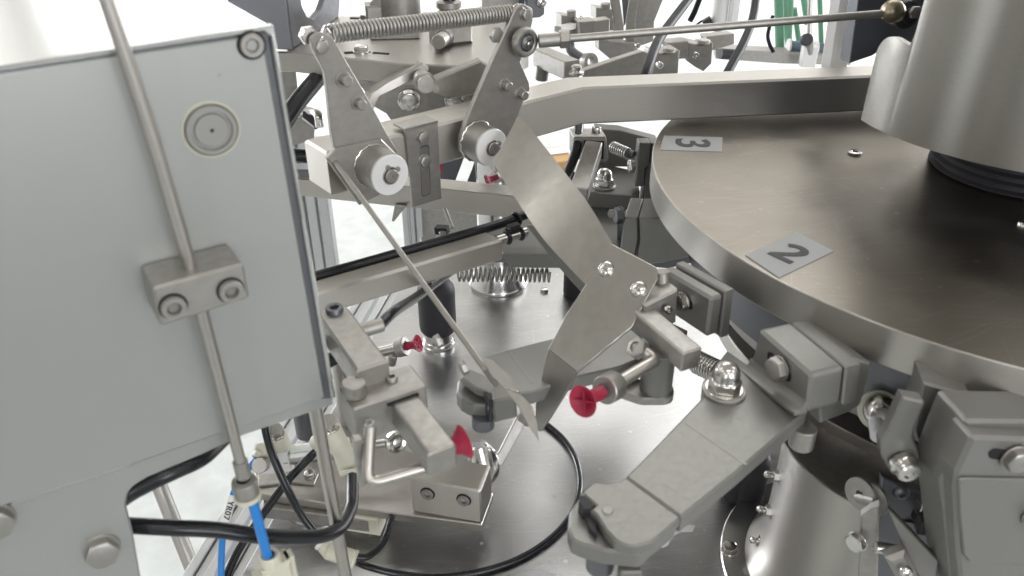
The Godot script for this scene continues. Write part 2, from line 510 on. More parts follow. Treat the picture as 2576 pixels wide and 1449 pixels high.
# ---- the hall whose floor shows through the gaps and whose lamps and windows the steel mirrors
func slab(called: String, lo: Vector3, hi: Vector3, m: String) -> void:
	ground(called, block(Shape.new(), (lo + hi) * 0.5, Vector3.RIGHT, Vector3.UP, Vector3(hi.x - lo.x, hi.y - lo.y, hi.z - lo.z), 0.002), m)
func hall() -> void:
	slab("floor", Vector3(-9, -0.2, -15), Vector3(9, 0, 7), "epoxy")
	slab("ceiling", Vector3(-9, 5.5, -15), Vector3(9, 5.7, 7), "ceiling")
	slab("wall_left", Vector3(-9.2, 0, -15), Vector3(-9, 5.5, 7), "whitewall")
	slab("wall_right", Vector3(9, 0, -15), Vector3(9.2, 5.5, 7), "whitewall")
	slab("wall_far", Vector3(-9, 0, -15.2), Vector3(9, 5.5, -15), "whitewall")
	slab("wall_near", Vector3(-9, 0, 7), Vector3(9, 5.5, 7.2), "whitewall")
	for i in 3: slab("wall_partition", [Vector3(-4.2, 0, 3.6), Vector3(-0.9, 0, 4.2), Vector3(0.9, 0, 4.6)][i], [Vector3(-3.1, 2.1, 3.7), Vector3(0.1, 1.9, 4.3), Vector3(1.7, 2.1, 4.7)][i], "partition")
	var spots := [[-4.5, 5.0, "back row left"], [0.5, 5.2, "back row middle"], [4.8, 5.0, "back row right"], [-4.5, 1.8, "second row left"], [0.4, 2.0, "second row middle"], [4.6, 1.8, "second row right"], [-4.2, -1.2, "third row left"], [4.4, -1.2, "third row right"], [-6.0, -9.0, "far left"], [7.2, -9.0, "far right"]]
	for s in spots:
		lamp(Vector3(s[0], 5.42, s[1]), Vector2(2.6, 0.8), Vector3.DOWN, 5.5 if s[1] > 0.0 else (1.5 if s[1] < -8.0 else LAMP), "ceiling_lamp", "white ceiling lamp panel, " + s[2], "ceiling lamp", "lamp panels on the hall ceiling")
	lamp(Vector3(2.0, 5.42, -6.8), Vector2(3.3, 2.0), Vector3.DOWN, 2.6, "ceiling_lamp", "large dim square lamp panel ahead of the machine", "ceiling lamp", "lamp panels on the hall ceiling")
	lamp(Vector3(0.9, 5.42, -4.3), Vector2(4.4, 2.6), Vector3.DOWN, 2.4, "ceiling_lamp", "long dim lamp panel above and ahead of the lens", "ceiling lamp", "lamp panels on the hall ceiling")
	var bench := thing("workbench", Vector3(1.0, 0, 2.0), "dark workbench behind the lens, seen only as a reflection in the box cover", "workbench")
	part(bench, "bench_top", block(Shape.new(), Vector3(1.0, 0.88, 2.0), Vector3.RIGHT, Vector3.UP, Vector3(1.5, 0.05, 1.3), 0.004), "partition")
	part(bench, "cabinet", block(Shape.new(), Vector3(1.0, 0.43, 2.0), Vector3.RIGHT, Vector3.UP, Vector3(1.4, 0.84, 1.2), 0.004), "partition")
	for s in [[-7.3, -14.9, 0, "far wall, left"], [-4.1, -14.9, 0, "far wall, right"], [-8.9, -11.5, 1, "left wall, far"], [-8.9, -7.0, 1, "left wall, near"], [8.9, -11.5, -1, "right wall, far"], [8.9, -7.0, -1, "right wall, near"], [-2.4, 6.9, 2, "wall behind the lens, left"], [3.1, 6.9, 2, "wall behind the lens, middle"], [5.7, 6.9, 2, "wall behind the lens, right"]]:
		lamp(Vector3(s[0], 2.7, s[1]), Vector2(2.3 if s[2] < 2 else (1.3 if s[0] < 0 else 2.0), 3.4), Vector3.BACK if s[2] == 0 else (Vector3.FORWARD if s[2] == 2 else Vector3(s[2], 0, 0)), (2.6 if s[2] == 0 else WINDOW) if s[2] < 2 else (12.0 if s[0] > 0.0 else 6.0), "lit_window", "bright tall hall window, " + s[3], "window", "windows of the hall")
const LAMP := 4.0
const WINDOW := 38.0
func lamp(pos: Vector3, size: Vector2, dir: Vector3, radiance: float, called: String, label: String, category: String, group: String) -> void:
	var t := thing(called, pos, label, category, group)
	var up := Vector3.BACK if absf(dir.x) > 0.5 else Vector3.RIGHT
	var s := Shape.new()
	block(s, pos - dir * 0.02, up, dir.cross(up), Vector3(size.x + 0.08, size.y + 0.08, 0.04), 0.004)
	part(t, "frame", s, "nylon")
	s = Shape.new()
	block(s, pos + dir * 0.006, up, dir.cross(up), Vector3(size.x, size.y, 0.01), 0.001)
	part(t, "lamp_panel" if absf(dir.y) > 0.5 else "window_pane", s, "lamp")
	var l := AreaLight3D.new()
	l.name = "light"
	l.area_size = size
	l.area_normalize_energy = false
	l.light_energy = radiance / PI
	l.light_color = Color(1.0, 0.985, 0.96) if absf(dir.y) > 0.5 else Color(0.97, 0.98, 1.0)
	l.area_range = 40.0
	l.shadow_enabled = true
	t.add_child(l)
	l.position = dir * 0.03
	l.basis = Basis.looking_at(dir, Vector3.BACK if absf(dir.y) > 0.5 else Vector3.UP)

# ---- base plate of the machine
const TABLE := 0.888
func table() -> void:
	var t := thing("machine_table", Vector3(0.2, 0, -0.9), "worn brushed steel table plate under the whole machine", "machine table")
	var a := hy(545, 1560, TABLE)
	var b := hy(985, 760, TABLE)
	var s := Shape.new()
	plate(s, PackedVector3Array([a, b + (b - a) * 0.38, Vector3(1.3, TABLE, (b + (b - a) * 0.38).z), Vector3(1.3, TABLE, a.z + 0.1)]), Vector3.UP, 0.006, 0.001)
	part(t, "table_plate", s, "worn")
	s = Shape.new()
	var d := (b - a).normalized()
	var o := Vector3.UP.cross(d) * -1.0
	if o.x > 0: o = -o
	block(s, (a + b) * 0.5 - o * 0.006 + Vector3.DOWN * 0.05, d, Vector3.UP, Vector3(a.distance_to(b) * 1.2, 0.085, 0.012))
	part(t, "apron", s, "satin")
	for i in 2:   # aluminium frame rails beside the plate
		s = Shape.new()
		for k in 3:
			block(s, (a + b) * 0.5 + o * (0.022 + 0.05 * i + 0.011 * k) + Vector3.DOWN * (0.065 + 0.02 * i + (0.004 if k == 1 else 0.0)), d, Vector3.UP, Vector3(a.distance_to(b) * 1.5, 0.03, 0.0108), 0.0012)
		part(t, "frame_rail", s, "extrusion")
	for p in [Vector3(0.0, 0, -1.05), Vector3(1.0, 0, -1.1), Vector3(1.0, 0, -0.2), Vector3(0.1, 0, -0.25)]:
		s = Shape.new()
		block(s, p + Vector3.UP * 0.43, Vector3.RIGHT, Vector3.UP, Vector3(0.05, 0.86, 0.05))
		part(t, "table_leg", s, "extrusion")
	# round frame post that stands on the hall floor, left of the table
	t = thing("frame_post", at(455, 1330, 0.95) * Vector3(1, 0, 1), "thin round steel post under the control box, above the pale floor", "post")
	part(t, "post", rod(Shape.new(), at(372, 1150, 0.93), at(372, 1150, 0.93) + (at(500, 1470, 0.97) - at(372, 1150, 0.93)) * 4.0, 0.0088), "steel")

# ---- the round turntable with its numbered stickers
const AXIS := Vector3(0.4728, 0, -0.6836)
const TOP := 1.215
func turntable() -> void:
	var t := thing("turntable", AXIS + Vector3.UP * 1.0, "large round brushed steel turntable disc with numbered stickers", "turntable")
	part(t, "disc", lathe(Shape.new(), AXIS, Vector3.UP, [0.0, TOP, 0.3385, TOP, 0.3385, TOP - 0.0295, 0.06, TOP - 0.0295], 160), "discsteel")
	part(t, "rim", lathe(Shape.new(), AXIS, Vector3.UP, [0.3385, TOP - 0.0001, 0.3390, TOP - 0.0002, 0.3397, TOP - 0.001, 0.3397, TOP - 0.0285, 0.3387, TOP - 0.0296, 0.3385, TOP - 0.0296], 160), "turned")
	part(t, "hub", lathe(Shape.new(), AXIS, Vector3.UP, [0.2, TOP - 0.0295, 0.2, 1.02], 96), "darksteel")
	part(t, "rotor_skirt", lathe(Shape.new(), AXIS, Vector3.UP, [0.295, TOP - 0.0295, 0.295, 1.118, 0.292, 1.115, 0.2, 1.115], 120), "darksteel")
	part(t, "cam_ring", lathe(Shape.new(), AXIS, Vector3.UP, [0.19, 1.062, 0.262, 1.062, 0.263, 1.061, 0.263, 1.046, 0.262, 1.045, 0.19, 1.045, 0.19, 1.062], 120), "turned")
	part(t, "carrier_disc", lathe(Shape.new(), AXIS, Vector3.UP, [0.19, 1.105, 0.272, 1.105, 0.274, 1.103, 0.274, 1.09, 0.272, 1.088, 0.19, 1.088], 120), "satin")
	fit(t, "screw", "sunk", hy(2150, 387, TOP) + Vector3.UP * 0.002, Vector3.UP, 0.013, "bright", 0.0)
	fit(t, "screw", "button", hy(2580, 567, TOP), Vector3.UP, 0.013, "bright")
	# stickers
	for k in 2:
		var c: PackedVector3Array = flat(TOP + 0.0008, [2005, 583, 2098, 631, 1960, 698, 1875, 641]) if k == 0 else flat(TOP + 0.0008, [1660, 376, 1670, 341, 1818, 345, 1816, 381])
		var st := thing("number_sticker", (c[0] + c[2]) * 0.5, "grey sticker with the dark figure %s on the turntable" % ["2, near its front rim", "3, by the crossbeam"][k], "sticker", "numbered stickers on the turntable")
		part(st, "label", plate(Shape.new(), c, Vector3.UP, 0.0008, 0.0002), "sticker")
		var mid := (c[0] + c[1] + c[2] + c[3]) * 0.25
		var up: Vector3 = (c[1] - c[2]) if k == 0 else (c[2] - c[1])
		if k == 1: mid = mid + up.normalized() * 0.0
		var right := up.cross(Vector3.UP)
		word(st, "figure", ["2", "3"][k], mid + Vector3.UP * 0.0003, right, up, 0.030 if k == 0 else 0.034)

# ---- drum above the turntable with its rubber bellows
func housing() -> void:
	var c := Vector3(0.472, 0, -0.699)
	var t := thing("drum_housing", c + Vector3.UP * 1.27, "tall round steel drum housing above the turntable, notched on its left", "machine housing")
	var s := Shape.new()
	var R := 0.164
	var k := 480
	for i in k:
		var a0 := -PI + TAU * i / k
		var a1 := a0 + TAU / k
		if _drum_top(rad_to_deg(a0)) < 1.3 or _drum_top(rad_to_deg(a1)) < 1.3: continue
		var d0 := Vector3(sin(a0), 0, cos(a0))
		var d1 := Vector3(sin(a1), 0, cos(a1))
		var h0 := Vector3.UP * _drum_top(rad_to_deg(a0))
		var h1 := Vector3.UP * _drum_top(rad_to_deg(a1))
		var lo := Vector3.UP * 1.27
		var ri := R - 0.005
		s.quad(c + d0 * R + lo, c + d1 * R + lo, c + d1 * R + h1, c + d0 * R + h0, d0, d1, d1, d0, a0 * R, 0.0, a1 * R, h0.y - lo.y)
		s.quad(c + d0 * ri + lo, c + d1 * ri + lo, c + d1 * ri + h1, c + d0 * ri + h0, -d0, -d1, -d1, -d0)
		s.quad(c + d0 * ri + h0, c + d1 * ri + h1, c + d1 * R + h1, c + d0 * R + h0, Vector3.UP, Vector3.UP, Vector3.UP, Vector3.UP)
		s.quad(c + d0 * ri + lo, c + d1 * ri + lo, c + d1 * R + lo, c + d0 * R + lo, Vector3.DOWN, Vector3.DOWN, Vector3.DOWN, Vector3.DOWN)
	part(t, "drum", s, "drumsteel")
	part(t, "inner_sleeve", lathe(Shape.new(), c, Vector3.UP, [0.105, 1.85, 0.105, 1.275, 0, 1.275], 64), "darksteel")
	var bel := thing("rubber_bellows", c + Vector3.UP * TOP, "black ribbed rubber bellows between drum housing and turntable", "bellows")
	var prof := []
	for i in 7:
		var y := TOP + 0.0505 - i * 0.0076
		prof.append_array([0.070, y, 0.0745, y - 0.0019, 0.0745, y - 0.0026, 0.070, y - 0.0045])
	part(bel, "bellows", lathe(Shape.new(), c, Vector3.UP, prof, 96), "rubber")
	# dark bracket behind the drum that carries the rod joint, and a pale square post
	var pb := wall(Vector3(0.14, 0, 0.99), at(2230, 60, 0.80))
	t = thing("drum_bracket", on(pb, 2150, 150), "dark upright bracket plate left of the drum housing", "bracket")
	part(t, "bracket_plate", plate(Shape.new(), rounded(face(pb, [2169, -70, 2137, 160, 2195, 140, 2250, 105, 2330, 110, 2400, 90, 2400, -70]), [0, 0, 0, 0.004, 0, 0, 0]), pb.normal, 0.02), "darksteel")
	var j := at(2262, 31, 0.735)
	var k2 := thing("ball_joint", j, "brass coloured ball joint at the right end of the long rod", "joint")
	part(k2, "ball", lathe(Shape.new(), at(2247, 29, 0.733), at(2290, 40, 0.738) - at(2247, 29, 0.733), [0, -0.011, 0.005, -0.0105, 0.0085, -0.0075, 0.0105, -0.002, 0.0105, 0.002, 0.008, 0.007, 0.006, 0.009, 0, 0.009], 32), "brass")
	part(k2, "collar", lathe(Shape.new(), at(2283, 38, 0.742), pb.normal * -1.0, [0, -0.006, 0.007, -0.006, 0.0075, -0.003, 0.0125, 0.0, 0.013, 0.012, 0.012, 0.02, 0, 0.02], 32), "rubber")
	fit(k2, "nut", "hex", at(2300, 30, 0.725), pb.normal, 0.010, "satin")
	t = thing("pale_post", at(2118, 170, 0.9), "pale square post left of the drum bracket", "post")
	var pp := wall(Vector3(0.5, 0, 0.86), at(2110, 120, 0.9))
	part(t, "post", plate(Shape.new(), face(pp, [2128, -60, 2086, 220, 2125, 222, 2173, -60]), pp.normal, 0.018, 0.003), "nylon")

func _drum_top(m: float) -> float:   # height of the drum's open shell at an angle: it ends at the left, behind a low rounded tongue
	if m > 150.0 or m < -84.4: return 1.2702
	var t := 1.0 - clampf((m + 84.4) / 7.5, 0.0, 1.0)
	return 1.322 + 0.024 * sqrt(1.0 - t * t) - 0.003 * clampf((m + 76.0) / 7.0, 0.0, 1.0) + 0.6 * clampf((m + 70.0) / 3.0, 0.0, 1.0) ** 1.6

# ---- cam column in front of the turntable
const COL := Vector3(0.319, 0, -0.5015)
func cam_column() -> void:
	var t := thing("cam_column", COL + Vector3.UP * TABLE, "turned steel column with flange and grease nipples under the turntable", "column")
	part(t, "flange", lathe(Shape.new(), COL, Vector3.UP, [0.0, 0.9, 0.1215, 0.9, 0.1225, 0.899, 0.1225, TABLE, 0, TABLE], 96), "polished")
	part(t, "tube", lathe(Shape.new(), COL, Vector3.UP, [0.1, 0.9, 0.0985, 0.9055, 0.0955, 0.9125, 0.0915, 0.921, 0.0885, 0.93, 0.0873, 0.942, 0.0868, 0.96, 0.0868, 1.03, 0.0875, 1.05, 0.0967, 1.0595, 0.0978, 1.0606, 0.0967, 1.0612, 0.093, 1.0606, 0.088, 1.052, 0.0, 1.052], 96), "turned")
	for p in [[1917, 1197], [1896, 1284], [1876, 1362]]:
		var y := 0.0
		# nipples stand out to the left on one line of the tube
		var d := Vector3(-0.985, 0, -0.17).normalized()
		var nx := INF
		var hit := Vector3.ZERO
		for i in 200:
			y = 0.9 + 0.16 * i / 200.0
			var q := COL + d * 0.0868 + Vector3.UP * y
			var l := (turned.inverse() * (q - eye))
			var e := absf(724.5 - FOC * l.y / -l.z - p[1])
			if e < nx: nx = e; hit = q
		var g := lathe(Shape.new(), hit, d, [0, -0.004, 0.0055, -0.004, 0.0055, 0.004, 0.003, 0.0045, 0.0024, 0.0065, 0.0032, 0.0085, 0.0032, 0.0105, 0.0018, 0.012, 0, 0.012], 18, [1, 2])
		part(t, "grease_nipple", g, "bright")
	fit(t, "bolt", "hex", hy(1835, 1384, 0.9), Vector3.UP, 0.0125, "bright", 1.3)
	fit(t, "bolt", "hex", COL + Vector3(0.02, 0.9, 0.11), Vector3.UP, 0.0125, "bright", 1.3)

# ---- control box at the left
func control_box() -> void:
	var n := Vector3(0.552, 0, 0.834).normalized()
	var u := Vector3(n.z, 0, -n.x)
	var pl := wall(n, at(760, 500, 0.42))
	var t := thing("control_box", on(pl, 500, 1150), "large pale grey box with bolted front cover at the left", "machine box")
	var back := Plane(n, pl.d - 0.005)
	part(t, "body", plate(Shape.new(), rounded(face(back, [-420, 226, 689, 62, 846, 1001, 322, 1181, -420, 1420]), [0, 0.004, 0.002, 0, 0]), n, 0.26, 0.0015), "panelbody")
	# raised lip round the cover
	var lip := Plane(n, pl.d + 0.0005)
	part(t, "lip", plate(Shape.new(), face(lip, [-420, 228, 688, 64, 691, 92, 678, 90, 664, 79, -420, 240]), n, 0.0055, 0.0006), "panelbody")
	part(t, "lip", plate(Shape.new(), face(lip, [691, 92, 845, 1001, 834, 1003, 683, 95]), n, 0.0055, 0.0006), "panelbody")
	part(t, "gasket", plate(Shape.new(), face(Plane(n, pl.d - 0.0025), [-420, 232, 674, 78, 836, 1002, 810, 1004, 655, 92, -420, 254]), n, 0.0025, 0.0003), "darksteel")
	part(t, "front_cover", plate(Shape.new(), rounded(face(pl, [-420, 247, 661, 87, 817, 1000, 312, 1175, -420, 1412]), [0, 0.002, 0.001, 0, 0]), n, 0.004, 0.0008), "panel")
	fit(t, "screw", "washer", on(pl, 632, 113), n, 0.0135, "gap")
	fit(t, "screw", "socket", on(pl, 632, 113) - n * 0.004, n, 0.0112, "satin")
	var c := on(pl, 531, 326)
	part(t, "scuff_mark", plate(Shape.new(), rounded(face(Plane(n, pl.d + 0.00015), [549, 186, 553, 184, 556, 190, 551, 194]), 0.0004), n, 0.00015, 0.00002), "dull")
	var plug := part(t, "round_plug", lathe(Shape.new(), c, n, [0.0, 0.001, 0.0004, 0.0018, 0.0078, 0.0018, 0.0082, 0.001, 0.0093, 0.001, 0.0097, 0.0022, 0.0116, 0.0022, 0.0124, 0.0012, 0.0126, -0.002], 48), "dull")
	plug.set_meta("label", "round turned steel plug in the cover")
	part(plug, "trim_ring", lathe(Shape.new(), c, n, [0.0126, 0.0, 0.0129, 0.001, 0.0135, 0.001, 0.0138, 0], 48), "cream")
	part(plug, "centre_mark", lathe(Shape.new(), c, n, [0, 0.0021, 0.0009, 0.0019, 0.0011, 0.0016], 16), "gap")
	# bracket below with the rim of the base
	var low := Plane(n, pl.d - 0.004)
	t = thing("box_bracket", on(low, 250, 1440), "pale cast bracket under the control box, with a hexagon bolt", "bracket")
	part(t, "bracket_casting", plate(Shape.new(), rounded(face(low, [-420, 1414, 312, 1180, 352, 1157, 603, 1068, 838, 986, 838, 1020, 610, 1098, 508, 1146, 372, 1203, 325, 1232, 318, 1270, 334, 1335, 354, 1449, 370, 1560, -420, 1700]), [0, 0, 0, 0, 0, 0, 0, 0.004, 0.006, 0.01, 0.008, 0, 0, 0, 0]), n, 0.012, 0.0012), "panel")
	fit(t, "bolt", "hex", on(low, 256, 1380), (n + Vector3(-0.1, 0.1, 0)).normalized(), 0.0155, "satin", 1.25)
	fit(t, "bolt", "hex", on(low, -14, 1306), n, 0.0155, "satin", 1.25)
	# sensor tube with its clamp
	var pr := Plane(n, pl.d + 0.015)
	t = thing("clamp_block", on(pl, 500, 740), "steel clamp block holding a thin tube on the box cover", "clamp")
	var pc := Plane(n, pl.d + 0.026)
	part(t, "clamp_body", plate(Shape.new(), rounded(face(pc, [384, 724, 613, 662, 629, 750, 403, 824]), 0.0025), n, 0.0255, 0.0012), "satin")
	for p in [[435, 770], [579, 729]]:
		fit(t, "screw_recess", "washer", on(pc, p[0], p[1]), n, 0.0135, "gap")
		fit(t, "screw", "socket", on(pc, p[0], p[1]) - n * 0.003, n, 0.0118, "satin")
	t = thing("thin_tube", on(pr, 610, 1170), "thin steel tube running down the box cover through the clamp block", "tube")
	part(t, "tube", tube(Shape.new(), PackedVector3Array([on(pr, 240, -80), on(pr, 268, 0), on(pr, 378, 330), on(pr, 474, 655), on(pr, 512, 800), on(pr, 560, 985), on(pr, 607, 1170)]), 0.0032, 20, 6), "steel")
	var e0 := on(pr, 603, 1158)
	var ax := on(pr, 625, 1240) - e0
	part(t, "ferrule", lathe(Shape.new(), e0, ax, [0.003, 0, 0.0042, 0.0005, 0.0044, 0.012, 0.003, 0.013], 24), "satin")
	var fit0 := on(pr, 612, 1206)
	t = thing("tube_fitting", fit0, "dull cream push fitting joining the thin tube to the blue hose", "fitting")
	part(t, "fitting_body", lathe(Shape.new(), fit0, ax, [0.004, 0, 0.0068, 0.0008, 0.0074, 0.003, 0.007, 0.012, 0.004, 0.0135], 28), "satin")
	part(t, "release_collar", lathe(Shape.new(), fit0 + ax.normalized() * 0.011, ax, [0.004, 0, 0.0078, 0.0006, 0.0078, 0.0032, 0.004, 0.004], 28), "cream")
	t = thing("blue_hose", on(pr, 665, 1390), "short bright blue hose between two cream fittings", "hose")
	part(t, "hose", tube(Shape.new(), PackedVector3Array([on(pr, 634, 1255), on(pr, 646, 1300), on(pr, 665, 1370), on(pr, 683, 1430)]), 0.0031, 18), "blue")
	var b0 := on(pr, 677, 1393)
	ax = on(pr, 700, 1500) - b0
	t = thing("hose_connector", b0, "cream plastic hose connector at the bottom edge under the blue hose", "connector")
	part(t, "collar", lathe(Shape.new(), b0, ax, [0.0034, 0.001, 0.0055, 0, 0.0068, 0.002, 0.0066, 0.01, 0.004, 0.01], 28), "cream")
	block(Shape.new(), b0, u, Vector3.UP, Vector3.ONE)
	part(t, "connector_body", block(Shape.new(), b0 + ax.normalized() * 0.024 + u * 0.002, u, ax, Vector3(0.018, 0.034, 0.014), 0.002), "cream")
	part(t, "lug", block(Shape.new(), b0 + ax.normalized() * 0.022 + u * 0.0115, u, ax, Vector3(0.005, 0.03, 0.009), 0.001), "cream")
	part(t, "lug", block(Shape.new(), b0 + ax.normalized() * 0.027 - u * 0.0095, u, ax, Vector3(0.005, 0.03, 0.009), 0.001), "cream")

# ---- bent square crossbeam
const BEAM_N := Vector3(0.629, 0, 0.777)
var PL: Plane
var BY := 0.0
func crossbeam() -> void:
	PL = wall(BEAM_N, at(820, 440, 0.672))
	var l := on(PL, 820, 385)
	var b := on(PL, 1469, 220)
	BY = b.y
	l.y = BY
	var nr := Vector3(0.139, 0, 0.990)
	var r := on(wall(nr, b), 2400, 182)
	r.y = BY
	var w := 0.04
	var lb := l - BEAM_N.normalized() * w
	var rb := r - nr * w
	var mid := (BEAM_N.normalized() + nr).normalized()
	var bb := b - mid * (w / mid.dot(nr))
	var t := thing("crossbeam", (l + r) * 0.5 + Vector3.DOWN * 0.04, "bent square steel crossbeam passing over the turntable", "beam")
	part(t, "beam", plate(Shape.new(), PackedVector3Array([l, b, r, rb, bb, lb]), Vector3.UP, 0.04, 0.0022), "brushed")
	# slotted stop bracket hung over the beam
	var ps := Plane(PL.normal, PL.d + 0.0032)
	t = thing("slotted_bracket", on(ps, 1055, 420), "folded steel bracket with a long slot bolted over the crossbeam", "bracket")
	part(t, "slotted_plate", plate(Shape.new(), face(ps, [1019, 326, 1102, 303, 1106, 400, 1112, 500, 1038, 522, 1030, 420]), ps.normal, 0.003, 0.0006), "satin")
	var fold := face(ps, [1019, 326, 1102, 303])
	var back := -PL.normal * 0.020
	part(t, "top_flange", plate(Shape.new(), PackedVector3Array([fold[0] + Vector3.UP * 0.001, fold[1] + Vector3.UP * 0.001, fold[1] + back + Vector3.UP * 0.001, fold[0] + back + Vector3.UP * 0.001]), Vector3.UP, 0.0028, 0.0006), "satin")
	part(t, "slot", plate(Shape.new(), rounded(face(Plane(ps.normal, ps.d + 0.0002), [1056, 368, 1080, 362, 1084, 489, 1061, 497]), 0.0035), ps.normal, 0.0008, 0.0001), "darksteel")
	part(t, "slot_floor", plate(Shape.new(), rounded(face(Plane(ps.normal, ps.d + 0.0006), [1058, 374, 1077, 369, 1082, 487, 1063, 494]), 0.003), ps.normal, 0.0004, 0.0001), "steel")
	fit(t, "bolt", "hex", on(ps, 1061, 344), PL.normal, 0.0098, "satin", 1.25)
	fit(t, "bolt", "hex", on(ps, 1066, 404), PL.normal, 0.0098, "satin", 1.25)

# ---- the two opener levers with their spring, rod and blades
func bushing(t: Node3D, cx: float, cy: float, r: float, off: float, base: float) -> void:
	var n := PL.normal
	var c := on(Plane(n, PL.d + off), cx, cy)
	part(t, "hub", lathe(Shape.new(), c - n * (off - base), n, [r * 1.02, 0, r * 1.02, off - base - 0.0012, r * 0.98, off - base - 0.0005, 0, off - base - 0.0005], 48), "satin")
	part(t, "weld_bead", tube(Shape.new(), ring(c - n * (off - base - 0.001), n, r * 1.06, 40, 0.0006), 0.0013, 8, 1), "bright")
	part(t, "nylon_bush", lathe(Shape.new(), c, n, [r * 0.99, -0.001, r * 0.99, 0.0012, r * 0.96, 0.0018, r * 0.38, 0.0018, r * 0.36, -0.001], 48), "nylon")
	var pin := part(t, "pivot_pin", lathe(Shape.new(), c, n, [r * 0.34, -0.002, r * 0.34, 0.0038, r * 0.30, 0.0044, 0.0008, 0.0044, 0.0006, 0.0036, 0, 0.0036], 32), "satin")
	var s := Shape.new()
	var u := side_of(n)
	for k in 2:
		var a := 0.55 + 1.3 * k if cx < 1100 else -0.35 + 0.75 * k
		var d := u.rotated(n, a)
		rod(s, c + d * r * 0.46 + n * 0.0015, c + d * r * 0.46 + n * 0.0034, r * 0.125, 12)
	tube(s, ring_arc(c + n * 0.0024, n, r * 0.41, 0.6 if cx < 1100 else 2.2, 5.6, 26), 0.0006, 6, 1)
	part(pin, "retaining_ring", s, "satin")
func ring(c: Vector3, n: Vector3, r: float, k: int, wob := 0.0) -> PackedVector3Array:
	var u := side_of(n)
	var o := PackedVector3Array()
	for i in k + 1:
		o.append(c + u.rotated(n, TAU * i / k) * (r + wob * sin(i * 2.4)))
	return o
func ring_arc(c: Vector3, n: Vector3, r: float, a0: float, span: float, k: int) -> PackedVector3Array:
	var u := side_of(n)
	var o := PackedVector3Array()
	for i in k + 1: o.append(c + u.rotated(n, a0 + span * i / k) * r)
	return o
func levers() -> void:
	var n := PL.normal
	var pv := Plane(n, PL.d + 0.016)
	# left lever
	var t := thing("opener_lever", on(pv, 940, 440), "left bent lever of the pouch opener with a white bush and edge-on blade", "lever", "levers of the pouch opener")
	part(t, "lever_plate", plate(Shape.new(), rounded(face(pv, [781, 96, 806, 80, 836, 92, 867, 147, 907, 215, 930, 255, 974, 337, 1000, 380, 960, 440, 900, 420, 842, 374, 834, 333, 824, 236, 817, 180, 786, 122]), [0.006, 0.006, 0.006, 0.006, 0, 0, 0, 0, 0, 0, 0, 0, 0, 0.005, 0.006]), n, 0.005, 0.0005), "satin")
	var pw := Plane(n, PL.d + 0.019)
	part(t, "blade_holder", plate(Shape.new(), face(pw, [844, 374, 822, 398, 862, 455, 906, 517, 952, 493, 1000, 455, 1010, 400, 960, 350]), n, 0.005, 0.001), "satin")
	bushing(t, 980, 440, 0.0176, 0.044, 0.017)
	for p in [[862, 199, 0.009], [900, 259, 0.0086]]:
		fit(t, "bolt", "stud", on(pv, p[0], p[1]), n, p[2], "satin", 1.45)
	fit(t, "spring_pin", "hex", on(pv, 806, 117), n, 0.0095, "satin", 1.35)
	fit(t, "nut", "hex", on(pv, 790, 95) - n * 0.012, n, 0.0125, "bright")
	# the blade seen on edge
	var a := on(pw, 836, 408)
	var tip := at(1355, 1112, 0.50)
	var e := at(1215, 935, 0.525)
	var wide := (at(1214, 934, 0.60) - e).normalized()
	var along := (e - a).normalized()
	wide = (wide - along * wide.dot(along)).normalized()
	var en := along.cross(wide)
	if en.dot(eye - e) < 0: en = -en
	part(t, "blade_arm", plate(Shape.new(), PackedVector3Array([a, e, e + wide * 0.03, a + wide * 0.03 + along * 0.05]), en, 0.0042, 0.0008), "satin")
	var mid := at(1303, 989, 0.513)
	part(t, "blade_spoon", plate(Shape.new(), PackedVector3Array([at(1213, 900, 0.528), at(1238, 913, 0.530), at(1284, 955, 0.523), at(1306, 992, 0.514), at(1272, 978, 0.514), at(1236, 942, 0.519)]), _facing(at(1222, 910, 0.528), mid, at(1222, 962, 0.518)), 0.0015, 0.0003), "polished")
	part(t, "blade_tip", plate(Shape.new(), PackedVector3Array([at(1268, 974, 0.515), at(1306, 990, 0.513), at(1338, 1021, 0.509), at(1351, 1062, 0.504), tip, at(1352, 1104, 0.5), at(1327, 1066, 0.505), at(1308, 1030, 0.509)]), _facing(at(1303, 989, 0.513), tip, at(1308, 1030, 0.509)), 0.0018, 0.0003), "satin")
	for p in [[1108, 856, 0.548], [1172, 922, 0.536]]:
		fit(t, "bolt", "hex", at(p[0], p[1], p[2]), -wide.cross(along) if false else Vector3(-0.8, -0.2, 0.45), 0.0085, "satin", 1.2)
	# right lever
	t = thing("opener_lever", on(pv, 1230, 390), "right lever of the pouch opener with a white bush and wide folded blade", "lever", "levers of the pouch opener")
	part(t, "lever_plate", plate(Shape.new(), rounded(face(pv, [1297, 22, 1317, 9, 1342, 22, 1341, 55, 1326, 110, 1310, 155, 1332, 207, 1334, 226, 1317, 258, 1304, 292, 1274, 353, 1240, 405, 1190, 408, 1158, 380, 1158, 348, 1174, 300, 1194, 252, 1232, 165, 1272, 78]), [0.006, 0.006, 0.006, 0.005, 0, 0, 0.003, 0.003, 0, 0, 0, 0.01, 0.01, 0.008, 0.005, 0, 0, 0, 0]), n, 0.005, 0.001), "satin")
	bushing(t, 1236, 371, 0.0172, 0.040, 0.017)
	for p in [[1268, 214], [1308, 236]]:
		fit(t, "bolt", "stud", on(pv, p[0], p[1]), n, 0.0088, "satin", 1.4)
	fit(t, "spring_pin", "hex", on(pv, 1321, 36), n, 0.0092, "satin", 1.35)
	fit(t, "nut", "hex", on(pv, 1255, 90) - n * 0.006, n, 0.012, "satin")
	# wide blade: upper strip, screwed lower strip, pointed tip
	var f0 := at(1538, 611, 0.612)
	var f1 := at(1475, 717, 0.606)
	var p1 := Plane(at(1306, 290, 0.705), f0, f1)
